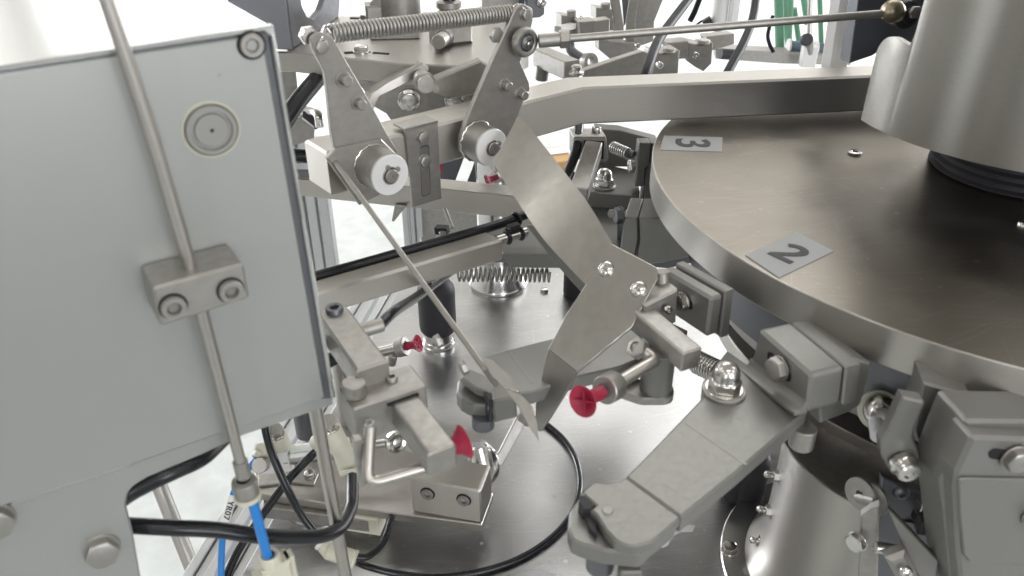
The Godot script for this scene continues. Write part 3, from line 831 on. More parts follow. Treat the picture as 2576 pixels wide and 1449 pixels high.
	if p1.normal.dot(eye) - p1.d < 0: p1 = Plane(-p1.normal, -p1.d)
	var le := face(p1, [1240, 408, 1262, 444, 1281, 473, 1325, 540, 1371, 606, 1420, 660, 1474, 716])
	var re := face(p1, [1306, 290, 1334, 324, 1365, 363, 1422, 436, 1478, 509, 1510, 560, 1540, 611])
	for i in 7:   # the strip is rolled a little along its length
		var bow := p1.normal * 0.006 * sin(PI * i / 6.0) * (1.0 if i > 2 else 0.7)
		le[i] += bow
		re[i] += bow
	part(t, "upper_blade", sheet(Shape.new(), le, re, 0.003), "blade")
	var p2 := Plane(f0 + p1.normal * 0.0012, f1 + p1.normal * 0.0012, at(1451, 936, 0.582))
	if p2.normal.dot(eye) - p2.d < 0: p2 = Plane(-p2.normal, -p2.d)
	part(t, "lower_blade", plate(Shape.new(), rounded(face(p2, [1537, 612, 1652, 672, 1655, 700, 1635, 736, 1608, 786, 1590, 822, 1451, 936, 1378, 879, 1421, 796, 1475, 712]), [0, 0.005, 0.003, 0, 0, 0, 0, 0, 0, 0]), p2.normal, 0.003, 0.0006), "blade")
	var g0 := on(p2, 1378, 878)
	var g1 := on(p2, 1452, 935)
	var tp := at(1350, 1086, 0.602)
	var p3 := Plane(g0, g1, tp)
	if p3.normal.dot(eye) - p3.d < 0: p3 = Plane(-p3.normal, -p3.d)
	part(t, "blade_tip", plate(Shape.new(), face(p3, [1378, 880, 1451, 936, 1425, 985, 1366, 1078, 1358, 1086, 1346, 1080, 1347, 1016]), p3.normal, 0.003, 0.0005), "blade")
	for p in [[1524, 677], [1606, 728]]:
		fit(t, "screw", "button", on(p2, p[0], p[1]), p2.normal, 0.0132, "bright")
	# tension spring
	var s0 := on(Plane(n, PL.d + 0.006), 833, 84)
	var s1 := on(Plane(n, PL.d + 0.006), 1288, 32)
	t = thing("tension_spring", (s0 + s1) * 0.5, "long steel tension spring between the two opener levers", "spring")
	part(t, "coils", coil(Shape.new(), s0, s1, 0.0064, 0.00135, 52.0, 8, 16), "satin")
	part(t, "hook", tube(Shape.new(), PackedVector3Array([s0, s0 + Vector3(-0.004, 0.006, 0.002), on(pv, 808, 96), on(pv, 800, 118)]), 0.0011, 8), "bright")
	part(t, "hook", tube(Shape.new(), PackedVector3Array([s1, s1 + Vector3(0.004, 0.007, 0), on(pv, 1316, 20), on(pv, 1328, 40)]), 0.0011, 8), "bright")
	# rod end and push rod
	var pr := Plane(n, PL.d + 0.026)
	var c := on(pr, 1320, 106)
	var r1 := at(2262, 31, 0.735)
	var ax := (r1 - c).normalized()
	t = thing("push_rod", c, "long thin push rod with a rod end eye on the right lever", "push rod")
	part(t, "rod_end_eye", lathe(Shape.new(), c, n, [0.0078, -0.004, 0.0095, -0.0048, 0.0118, -0.0045, 0.0134, -0.002, 0.0134, 0.002, 0.0118, 0.0045, 0.0095, 0.0048, 0.0078, 0.004, 0.0074, 0, 0.0078, -0.004], 44), "satin")
	part(t, "ball_race", lathe(Shape.new(), c, n, [0.0074, -0.0035, 0.0073, 0.0035, 0.0062, 0.0052, 0.005, 0.006, 0.0042, 0.006, 0.0038, 0.003, 0, 0.003], 36), "darksteel")
	fit(t, "bolt", "socket", c + n * 0.002, n, 0.0082, "bright")
	part(t, "shank", rod(Shape.new(), c + ax * 0.0125, c + ax * 0.032, 0.0062), "satin")
	part(t, "lock_nut", lathe(Shape.new(), c + ax * 0.0315, ax, [0, 0, 0.0078, 0, 0.0085, 0.001, 0.0085, 0.008, 0.0078, 0.009, 0, 0.009], 36, [1, 2, 3, 4]), "satin")
	part(t, "rod", rod(Shape.new(), c + ax * 0.04, r1, 0.0036), "satin")

func _facing(a: Vector3, b: Vector3, c: Vector3) -> Vector3:
	var k := (b - a).cross(c - a).normalized()
	return k if k.dot(eye - a) > 0 else -k

# ---- lower square bar with the hose tied to it
func lower_bar() -> void:
	var u := azimuth(57.0)
	var n := Vector3(-u.z, 0, u.x)
	var c := at(1264, 602, 0.73)
	var l := c - u * 0.30
	var t := thing("lower_bar", c - u * 0.1 + Vector3.DOWN * 0.022, "square steel bar below the crossbeam with a hose tied along it", "bar")
	part(t, "bar", plate(Shape.new(), PackedVector3Array([l, c, c - n * 0.0225 - u * 0.004, l - n * 0.0225]), Vector3.UP, 0.0222, 0.0022), "brushed")
	var m := c - n * 0.011 + Vector3.DOWN * 0.006
	part(t, "end_pin", rod(Shape.new(), m, m + u * 0.034, 0.0048), "bright")
	t = thing("tied_hose", c, "black hose running along the top of the lower square bar", "hose")
	var p := PackedVector3Array()
	for i in 6: p.append(l.lerp(c, i / 5.3) - n * 0.0285 + Vector3.DOWN * 0.0005)
	p.append_array(path([1262, 562, 0.765, 1300, 548, 0.775, 1340, 533, 0.79, 1400, 500, 0.82, 1440, 440, 0.86]))
	part(t, "hose", tube(Shape.new(), p, 0.0046, 14), "black")
	t = thing("cable_tie", m + u * 0.012, "black cable tie looped round hose and bar end", "cable tie")
	var hz := at(1298, 552, 0.772)
	part(t, "strap", tube(Shape.new(), ring(m + u * 0.0125, u, 0.0058, 20), 0.0017, 8, 1), "black")
	part(t, "strap", tube(Shape.new(), ring(m + u * 0.027, u, 0.0056, 20), 0.0017, 8, 1), "black")
	part(t, "strap", tube(Shape.new(), ring(hz, (at(1340, 533, 0.79) - hz).normalized(), 0.0060, 20), 0.0016, 8, 1), "black")
	part(t, "strap_link", tube(Shape.new(), PackedVector3Array([hz - Vector3.UP * 0.004, (hz + m + u * 0.0125) * 0.5 + n * 0.004, m + u * 0.0125 + Vector3.UP * 0.005]), 0.0042, 10, 6), "black")
	part(t, "lock_head", block(Shape.new(), m + u * 0.019 + Vector3.UP * 0.0075, u, Vector3.UP, Vector3(0.012, 0.008, 0.009), 0.001), "black")

# ---- suction cup holders
func cup(t: Node3D, c: Vector3, d: Vector3, r: float) -> void:   # c: middle of the lip, d: the way the cup faces
	var q := part(t, "suction_cup", lathe(Shape.new(), c, d, [0.0, -r * 1.9, r * 0.46, -r * 1.9, r * 0.44, -r * 1.3, r * 0.43, -r * 0.95, r * 0.47, -r * 0.72, r * 0.6, -r * 0.42, r * 0.86, -r * 0.12, r, 0.0, r * 0.98, r * 0.05, r * 0.8, -r * 0.08, r * 0.5, -r * 0.28, r * 0.2, -r * 0.4, 0, -r * 0.4], 40), "silicone")
	var s := Shape.new()
	var u := side_of(d)
	for k in 4:
		var e := u.rotated(d.normalized(), k * PI / 2 + 0.3)
		block(s, c + e * r * 0.45 - d.normalized() * r * 0.17, e, d, Vector3(r * 0.8, r * 0.16, r * 0.09), 0.0001)
	part(q, "cleat", s, "silicone")
func left_cup_holder() -> void:
	var u := azimuth(60.0)
	var n := Vector3(-u.z, 0, u.x)
	var t := thing("cup_holder", at(920, 1230, 0.53), "near steel suction cup holder beside the box, its red cup seen edge-on", "cup holder", "suction cup holders")
	var e := at(1114, 1161, 0.46)
	part(t, "square_arm", square_tube(Shape.new(), e, -n, u, Vector2(0.0186, 0.0186), 0.085, 0.003), "satin")
	var c := at(888, 1030, 0.4776)
	var h := 0.0275
	part(t, "clamp_block", plate(Shape.new(), rounded(PackedVector3Array([c, c + u * 0.0487, c + u * 0.0487 - n * 0.026, c - n * 0.026]), 0.002), Vector3.UP, h, 0.0012), "satin")
	var top := c.y
	part(t, "arm_socket", plate(Shape.new(), face(wall(n, c + n * 0.0004), [972, 1016, 1052, 988, 1056, 996, 976, 1024]), n, 0.0006, 0.0001), "gap")
	part(t, "round_pin", rod(Shape.new(), hy(893, 992, top), hy(893, 992, top) + Vector3.UP * 0.0095, 0.0072), "satin")
	fit(t, "screw", "socket", hy(986, 955, top) - Vector3.UP * 0.0015, Vector3.UP, 0.0078, "satin")
	fit(t, "screw", "sunk", on(wall(n, c), 928, 1063) + n * 0.0004, n, 0.0068, "bright")
	# arm leading back to the frame
	var q := at(939, 918, 0.492)
	part(t, "back_arm", plate(Shape.new(), rounded(PackedVector3Array([q + u * 0.010, q - u * 0.0112, q - u * 0.0112 - n * 0.080, q + u * 0.010 - n * 0.080]), [0, 0, 0.008, 0.008]), Vector3.UP, 0.0215, 0.0018), "satin")
	fit(t, "cap_screw", "socket", q - n * 0.0715 - Vector3.UP * 0.003, Vector3.UP, 0.0122, "darksteel")
	part(t, "air_stub", rod(Shape.new(), q - n * 0.056 + u * 0.005 - Vector3.UP * 0.011, q - n * 0.056 + u * 0.028 - Vector3.UP * 0.011, 0.0050), "satin")
	var hs := thing("supply_hose", q, "black hose running from the near cup holder up behind the blade", "hose", "black hoses by the table")
	var h0 := q - n * 0.056 + u * 0.026 - Vector3.UP * 0.011
	part(hs, "hose", tube(Shape.new(), PackedVector3Array([h0, at(992, 783, 0.575), at(1042, 751, 0.65), at(1098, 710, 0.73), at(1150, 672, 0.81)]), 0.0040, 16), "black")
	part(t, "pivot_stub", rod(Shape.new(), q - n * 0.063 - u * 0.04 - Vector3.UP * 0.018, q - n * 0.063 - u * 0.012 - Vector3.UP * 0.018, 0.0055), "satin")
	# bent loop under the block
	var a := at(932, 1075, 0.474)
	var b := at(924, 1218, 0.470)
	part(t, "bent_rod", tube(Shape.new(), bent(PackedVector3Array([a, b, at(1068, 1176, 0.478)]), 0.007), 0.0037, 14, 1), "steel")
	part(t, "side_plate", plate(Shape.new(), rounded(face(wall(n, at(905, 1150, 0.474)), [890, 1108, 913, 1104, 922, 1220, 908, 1228, 897, 1160]), 0.001), n, 0.006, 0.001), "satin")
	cup(t, at(1168, 1111, 0.478), (u + Vector3(0, 0.08, 0)).normalized(), 0.0108)
func right_cup_holder() -> void:
	var u := azimuth(64.0)
	var n := Vector3(-u.z, 0, u.x)
	var t := thing("cup_holder", at(1640, 1000, 0.57), "right steel suction cup holder by the turntable, its red cup facing left", "cup holder", "suction cup holders")
	var e := at(1740, 906, 0.545)
	part(t, "square_arm", square_tube(Shape.new(), e, -n, u, Vector2(0.0165, 0.0165), 0.075, 0.0025), "satin")
	var q := at(1668, 768, 0.60)
	part(t, "clamp_block", plate(Shape.new(), face(wall(n, at(1660, 790, 0.592)), [1622, 770, 1706, 728, 1702, 812, 1617, 856]), n, 0.026, 0.0014), "satin")
	part(t, "round_pin", rod(Shape.new(), at(1664, 728, 0.605), at(1664, 682, 0.60), 0.0062), "satin")
	fit(t, "screw", "socket", at(1677, 777, 0.589), n, 0.0062, "bright")
	# elbow pipe, collar and cup
	part(t, "pipe", tube(Shape.new(), bent(path([1600, 872, 0.575, 1652, 905, 0.562, 1535, 975, 0.535]), 0.006), 0.0047, 16, 1), "steel")
	part(t, "pipe_nut", lathe(Shape.new(), at(1612, 880, 0.573), at(1590, 868, 0.566) - at(1612, 880, 0.573), [0, 0, 0.0078, 0, 0.008, 0.001, 0.008, 0.0065, 0.006, 0.0075, 0.004, 0.0075, 0.004, 0.006, 0, 0.006], 36, [1, 2, 3]), "satin")
	var c := at(1466, 1010, 0.512)
	var d := (at(1466, 1010, 0.512) - at(1535, 975, 0.535)).normalized()
	part(t, "collar", lathe(Shape.new(), at(1540, 972, 0.536), d, [0, -0.004, 0.0095, -0.004, 0.0100, -0.0032, 0.0100, 0.0088, 0.0094, 0.0096, 0.0052, 0.0096, 0.005, 0.008, 0, 0.008], 40), "satin")
	cup(t, c, d, 0.0108)
	# vertical guide cylinder under the arm with its foot link
	var g := at(1660, 880, 0.60)
	t = thing("guide_cylinder", at(1658, 1000, 0.62), "grey upright cylinder on a rounded link, below the right cup holder", "cylinder")
	part(t, "cylinder", rod(Shape.new(), g, g + Vector3.DOWN * 0.038, 0.0125, 40), "cast")
	var f := g + Vector3.DOWN * 0.036
	part(t, "foot_link", plate(Shape.new(), rounded(PackedVector3Array([f + Vector3(0.014, 0, -0.012), f + Vector3(0.014, 0, 0.013), f + Vector3(-0.013, 0, 0.013), f + Vector3(-0.035, 0, 0.0), f + Vector3(-0.035, 0, -0.012)]), [0.009, 0.012, 0.012, 0.004, 0.004], 8), Vector3.UP, 0.0075, 0.001), "satin")

# ---- pouch grippers hung round the turntable
const ARM := 1.165
func grippers() -> void:
	# front gripper
	var n1 := Vector3(-0.94, 0, 0.342).normalized()
	var pf := wall(n1, hy(1885, 923, ARM))
	var t := thing("pouch_gripper", hy(1800, 1080, ARM - 0.02), "front grey cast gripper arm with a bright dome nut, nearest the lens", "gripper", "grippers round the turntable")
	part(t, "arm", plate(Shape.new(), rounded(flat(ARM, [1900, 928, 1830, 880, 1768, 958, 1766, 1000, 1701, 1068, 1640, 1132, 1574, 1199, 1714, 1300, 1855, 1186, 2030, 1034]), [0, 0, 0.004, 0.004, 0, 0, 0, 0, 0.002, 0]), Vector3.UP, 0.0135, 0.0014), "cast")
	part(t, "upper_jaw", plate(Shape.new(), rounded(flat(ARM - 0.0012, [1575, 1200, 1559, 1210, 1534, 1216, 1494, 1211, 1455, 1243, 1470, 1244, 1499, 1271, 1486, 1281, 1499, 1293, 1524, 1333, 1554, 1364, 1591, 1376, 1644, 1361, 1713, 1301]), [0, 0.006, 0.006, 0.003, 0.001, 0, 0, 0, 0.004, 0.01, 0.012, 0.012, 0.012, 0]), Vector3.UP, 0.008, 0.0012), "cast")
	part(t, "jaw_pad", plate(Shape.new(), flat(ARM - 0.0018, [1469, 1245, 1498, 1271, 1485, 1281, 1467, 1279, 1456, 1261]), Vector3.UP, 0.010, 0.0005), "rubber")
	part(t, "jaw_pad", plate(Shape.new(), flat(ARM - 0.006, [1468, 1278, 1486, 1281, 1500, 1300, 1502, 1345, 1482, 1325]), Vector3.UP, 0.010, 0.0005), "rubber")
	part(t, "lower_jaw", plate(Shape.new(), rounded(flat(ARM - 0.0105, [1456, 1250, 1432, 1285, 1429, 1326, 1438, 1356, 1462, 1368, 1519, 1384, 1609, 1394, 1646, 1360, 1700, 1318, 1640, 1290]), [0.002, 0.003, 0.004, 0.004, 0.004, 0.004, 0.004, 0, 0, 0]), Vector3.UP, 0.0125, 0.0016), "cast")
	part(t, "pivot_boss", rod(Shape.new(), hy(1512, 1385, ARM - 0.022), hy(1512, 1385, ARM - 0.022) + Vector3.DOWN * 0.014, 0.0080, 28), "darksteel")
	part(t, "lower_stem", plate(Shape.new(), rounded(flat(ARM - 0.0235, [1556, 1398, 1606, 1400, 1616, 1440, 1560, 1440]), 0.002), Vector3.UP, 0.03, 0.001), "cast")
	fit(t, "pin", "stud", hy(1527, 1301, ARM - 0.0062), Vector3.UP, 0.0066, "dull")
	_crease(t, ARM, [1725, 1063, 1879, 1170])
	_nut(t, hy(1820, 985, ARM), 0.0195)
	part(t, "clamp_plate", plate(Shape.new(), rounded(face(pf, [1908, 826, 2041, 943, 2030, 1040, 1885, 926]), [0.004, 0.004, 0.004, 0.004]), n1, 0.026, 0.0022), "cast")
	var jf := face(pf, [1886, 924, 2026, 1034])
	var jd := (jf[1] - jf[0]).normalized()
	part(t, "fillet", plate(Shape.new(), PackedVector3Array([jf[0] - n1 * 0.002 - Vector3.UP * 0.002, jf[0] + n1 * 0.008 - Vector3.UP * 0.002, jf[0] + n1 * 0.008 + Vector3.UP * 0.0002, jf[0] + n1 * 0.0035 + Vector3.UP * 0.0014, jf[0] + n1 * 0.0012 + Vector3.UP * 0.0036, jf[0] + n1 * 0.0002 + Vector3.UP * 0.0075, jf[0] - n1 * 0.002 + Vector3.UP * 0.0075]), -jd, jf[0].distance_to(jf[1]), 0.0002), "cast")
	var back := PackedVector3Array()
	for v in face(pf, [1912, 830, 2043, 946, 2034, 1042, 1892, 930]): back.append(v - n1 * 0.0262)
	part(t, "back_plate", plate(Shape.new(), back, n1, 0.012, 0.0012), "cast")
	part(t, "slot", plate(Shape.new(), rounded(face(Plane(n1, pf.d + 0.0003), [1930, 884, 1943, 888, 1990, 942, 1988, 962, 1975, 958, 1930, 905]), 0.003), n1, 0.0006, 0.0001), "gap")
	fit(t, "bolt", "hex", on(pf, 1966, 925) + n1 * 0.001, n1, 0.0145, "satin", 1.2)
	var n2 := Vector3(0.342, 0, 0.94).normalized()
	var pb := wall(n2, on(pf, 2041, 943) - n2 * 0.006 - n1 * 0.02)
	part(t, "carrier", plate(Shape.new(), rounded(face(pb, [2055, 952, 2118, 914, 2150, 902, 2192, 914, 2187, 950, 2166, 1022, 2128, 1042, 2066, 1066]), [0, 0, 0, 0, 0, 0.006, 0.006, 0]), n2, 0.05, 0.0016), "cast")
	part(t, "lower_stud", rod(Shape.new(), hy(2025, 1075, ARM - 0.01), hy(2025, 1075, ARM - 0.01) + Vector3.DOWN * 0.016, 0.0080, 28), "satin")
	# second gripper, behind the right cup holder
	n1 = Vector3(-0.87, 0, 0.493).normalized()
	pf = wall(n1, hy(1777, 848, ARM))
	t = thing("pouch_gripper", hy(1500, 900, ARM - 0.02), "second grey gripper, behind the right cup holder and the folded blade", "gripper", "grippers round the turntable")
	part(t, "clamp_plate", plate(Shape.new(), rounded(face(pf, [1664, 676, 1790, 750, 1777, 850, 1655, 768]), 0.0035), n1, 0.012, 0.0022), "cast")
	back = PackedVector3Array()
	for v in face(pf, [1668, 672, 1793, 744, 1780, 862, 1658, 775]): back.append(v - n1 * 0.0123)
	part(t, "back_plate", plate(Shape.new(), back, n1, 0.009, 0.0012), "cast")
	part(t, "slot", plate(Shape.new(), rounded(face(Plane(n1, pf.d + 0.0003), [1708, 733, 1722, 737, 1742, 762, 1741, 780, 1728, 778, 1708, 750]), 0.003), n1, 0.0006, 0.0001), "gap")
	fit(t, "bolt", "hex", on(pf, 1722, 757) + n1 * 0.001, n1, 0.0125, "bright", 1.2)
	part(t, "arm", plate(Shape.new(), flat(ARM - 0.03, [1216, 897, 1274, 880, 1395, 849, 1640, 786, 1730, 830, 1690, 868, 1560, 922, 1440, 950, 1340, 985, 1308, 988, 1262, 960]), Vector3.UP, 0.0125, 0.0012), "cast")
	_crease(t, ARM - 0.03, [1276, 881, 1340, 965])
	part(t, "upper_jaw", plate(Shape.new(), rounded(flat(ARM - 0.026, [1160, 948, 1172, 925, 1192, 930, 1260, 962, 1302, 992, 1250, 1004, 1226, 988, 1195, 975]), 0.002), Vector3.UP, 0.007, 0.0012), "cast")
	part(t, "jaw_pad", plate(Shape.new(), flat(ARM - 0.0263, [1216, 986, 1228, 977, 1250, 998, 1232, 1006]), Vector3.UP, 0.008, 0.0004), "rubber")
	part(t, "jaw_gap", plate(Shape.new(), face(wall(Vector3(0.1, 0, 1), at(1233, 1030, 0.574)), [1229, 1005, 1239, 1005, 1240, 1062, 1231, 1062]), Vector3(0.1, 0, 1), 0.008, 0.0003), "rubber")
	part(t, "lower_jaw", plate(Shape.new(), rounded(flat(ARM - 0.036, [1152, 955, 1148, 985, 1160, 1002, 1190, 1018, 1228, 1020, 1226, 990, 1170, 945]), 0.003), Vector3.UP, 0.0135, 0.0014), "cast")
	part(t, "jaw_block", plate(Shape.new(), rounded(face(wall(Vector3(0.1, 0, 1), at(1270, 1030, 0.572)), [1240, 1008, 1298, 998, 1302, 1052, 1244, 1066]), 0.0015), Vector3(0.1, 0, 1), 0.018, 0.0016), "cast")
	part(t, "pivot_boss", rod(Shape.new(), at(1215, 1046, 0.588), at(1215, 1046, 0.588) + Vector3.DOWN * 0.010, 0.0085, 28), "darksteel")
	# gripper in the back, under the crossbeam
	t = thing("pouch_gripper", at(1540, 500, 0.95), "far grey gripper with a bright dome nut, left of the turntable rim", "gripper", "grippers round the turntable")
	var y3 := 1.125
	part(t, "arm", plate(Shape.new(), flat(y3, [1490, 405, 1600, 430, 1610, 480, 1590, 490, 1440, 480]), Vector3.UP, 0.02, 0.0014), "cast")
	_nut(t, hy(1519, 470, y3), 0.019)
	var n3 := Vector3(0.05, 0, 1).normalized()
	part(t, "side_wall", plate(Shape.new(), face(wall(n3, at(1560, 345, 0.98)), [1500, 324, 1560, 328, 1655, 353, 1656, 420, 1500, 420]), n3, 0.02, 0.001), "cast")
	part(t, "clamp_plate", plate(Shape.new(), rounded(face(wall(n3, at(1622, 380, 0.90)), [1609, 360, 1638, 360, 1632, 420, 1622, 424, 1620, 470, 1598, 470, 1602, 416]), 0.001), n3, 0.018, 0.0012), "cast")
	part(t, "back_plate", plate(Shape.new(), face(wall(n3, at(1640, 380, 0.905)), [1639, 361, 1662, 361, 1668, 552, 1612, 552, 1624, 424, 1634, 420]), n3, 0.018, 0.0012), "cast")
	fit(t, "nut", "hex", at(1594, 417, 0.90), Vector3(-0.97, 0, 0.2), 0.014, "bright")
	var k := thing("small_spring", at(1565, 377, 0.93), "short steel spring on the far gripper beside the sticker 3", "spring")
	part(k, "coils", coil(Shape.new(), at(1541, 370, 0.93), at(1582, 388, 0.91), 0.0062, 0.0009, 8.0), "bright")
	part(k, "pin", rod(Shape.new(), at(1541, 370, 0.93), at(1596, 388, 0.905), 0.0035), "darksteel")
	# square tube frame in front of it
	t = thing("cup_holder", at(1480, 500, 0.86), "far steel cup holder with a slanted square arm, behind the bent hose", "cup holder", "suction cup holders")
	var nq := Vector3(0.1, 0, 0.99).normalized()
	var pq := wall(nq, at(1490, 370, 0.88))
	part(t, "clamp_block", plate(Shape.new(), rounded(face(pq, [1443, 345, 1526, 345, 1532, 400, 1524, 410, 1443, 400]), 0.002), nq, 0.03, 0.0014), "satin")
	part(t, "arm_socket", plate(Shape.new(), face(Plane(nq, pq.d + 0.0004), [1470, 353, 1520, 355, 1518, 400, 1466, 400]), nq, 0.0006, 0.0001), "gap")
	var q1 := at(1494, 372, 0.872)
	var q2 := at(1456, 490, 0.80)
	part(t, "square_arm", square_tube(Shape.new(), q2, (q1 - q2).normalized(), Vector3(0.97, 0, 0.1), Vector2(0.0185, 0.0185), q1.distance_to(q2), 0.002), "satin")
	fit(t, "screw", "socket", at(1500, 331, 0.89), Vector3.UP, 0.010, "bright")
	fit(t, "screw", "socket", on(pq, 1449, 372), nq, 0.008, "bright")
	# next gripper towards the lens
	t = thing("pouch_gripper", at(1640, 600, 0.8), "grey gripper carrier between the far gripper and the second one", "gripper", "grippers round the turntable")
	var n4 := Vector3(-0.25, 0, 0.97).normalized()
	var p4 := wall(n4, at(1600, 546, 0.80))
	part(t, "carrier", plate(Shape.new(), rounded(face(p4, [1571, 546, 1604, 547, 1606, 600, 1596, 655, 1556, 652]), 0.0022), n4, 0.05, 0.0014), "cast")
	part(t, "carrier", plate(Shape.new(), rounded(face(Plane(n4, p4.d - 0.001), [1605, 548, 1665, 548, 1760, 640, 1670, 662, 1598, 668, 1608, 600]), 0.0022), n4, 0.05, 0.0014), "cast")
	part(t, "arm", plate(Shape.new(), flat(1.10, [1480, 500, 1590, 505, 1565, 560, 1560, 640, 1500, 640, 1420, 560]), Vector3.UP, 0.015, 0.0012), "cast")
	part(t, "carrier_back", plate(Shape.new(), face(Plane(n4, p4.d - 0.052), [1552, 540, 1668, 536, 1790, 650, 1680, 676, 1552, 664]), n4, 0.01, 0.001), "darksteel")
	fit(t, "bolt", "hex", at(1564, 541, 0.80), Vector3(-0.97, 0, 0.25), 0.015, "darksteel", 1.2)
	part(t, "stud", rod(Shape.new(), at(1535, 538, 0.81), at(1566, 540, 0.80), 0.005), "satin")
	# gripper seen in part behind the lower bar
	t = thing("pouch_gripper", at(1200, 620, 0.86), "pale gripper jaw with a black pad, behind the lower square bar", "gripper", "grippers round the turntable")
	part(t, "upper_jaw", plate(Shape.new(), rounded(flat(1.118, [1092, 632, 1098, 600, 1115, 588, 1155, 580, 1205, 584, 1300, 556, 1420, 640]), [0, 0.008, 0.008, 0.004, 0.004, 0, 0]), Vector3.UP, 0.012, 0.0014), "cast")
	part(t, "lower_jaw", plate(Shape.new(), rounded(flat(1.112, [1058, 630, 1056, 598, 1075, 586, 1100, 588, 1094, 640]), [0, 0.005, 0.005, 0, 0]), Vector3.UP, 0.018, 0.0014), "cast")
	part(t, "jaw_pad", block(Shape.new(), at(1112, 578, 0.85), Vector3(0.9, 0.1, 0.3), Vector3.UP, Vector3(0.014, 0.008, 0.01), 0.0006), "rubber")
	fit(t, "pin", "stud", hy(1113, 596, 1.117), Vector3.UP, 0.007, "satin")
	part(t, "pull_rod", rod(Shape.new(), at(1118, 524, 0.845), at(1138, 574, 0.84), 0.0022), "satin")
	part(t, "side_cheek", plate(Shape.new(), rounded(face(wall(Vector3(0.1, 0, 1), at(1350, 660, 0.80)), [1262, 640, 1350, 636, 1432, 640, 1446, 676, 1290, 674, 1275, 664]), 0.002), Vector3(0.1, 0, 1), 0.014, 0.0012), "cast")
	k = thing("return_spring", at(1265, 690, 0.82), "open steel return spring hanging above the round table foot", "spring")
	part(k, "coils", coil(Shape.new(), at(1148, 690, 0.82), at(1385, 692, 0.82), 0.0068, 0.00125, 20.0), "satin")
	# dark sheet edge that hangs beside the blade
	t = thing("guide_strip", at(1410, 640, 0.7), "narrow grey guide strip under the wide opener blade", "strip")
	var ps := wall(Vector3(-0.5, 0.2, 0.84), at(1400, 640, 0.70))
	part(t, "strip", plate(Shape.new(), face(ps, [1322, 566, 1348, 568, 1420, 626, 1478, 716, 1462, 736, 1400, 668]), ps.normal, 0.004, 0.0008), "cast")
func _nut(t: Node3D, p: Vector3, w: float) -> void:
	var f := fit(t, "dome_nut", "dome", p + Vector3.UP * 0.0035, Vector3.UP, w, "bright", 0.0, 0.3)
	fit(f, "washer", "washer", Vector3(0, 0, -0.10), Vector3.BACK, 1.32, "bright")
	fit(f, "washer", "washer", Vector3(0, 0, -0.17), Vector3.BACK, 1.5, "satin")
func _crease(t: Node3D, h: float, a: Array) -> void:   # machined shallow step across an arm
	var p := flat(h, a)
	var d := (p[1] - p[0]).normalized()
	part(t, "step_edge", block(Shape.new(), (p[0] + p[1]) * 0.5 - Vector3.UP * 0.0003, d, Vector3.UP, Vector3(p[0].distance_to(p[1]) * 0.985, 0.0010, 0.0030), 0.00045), "cast")

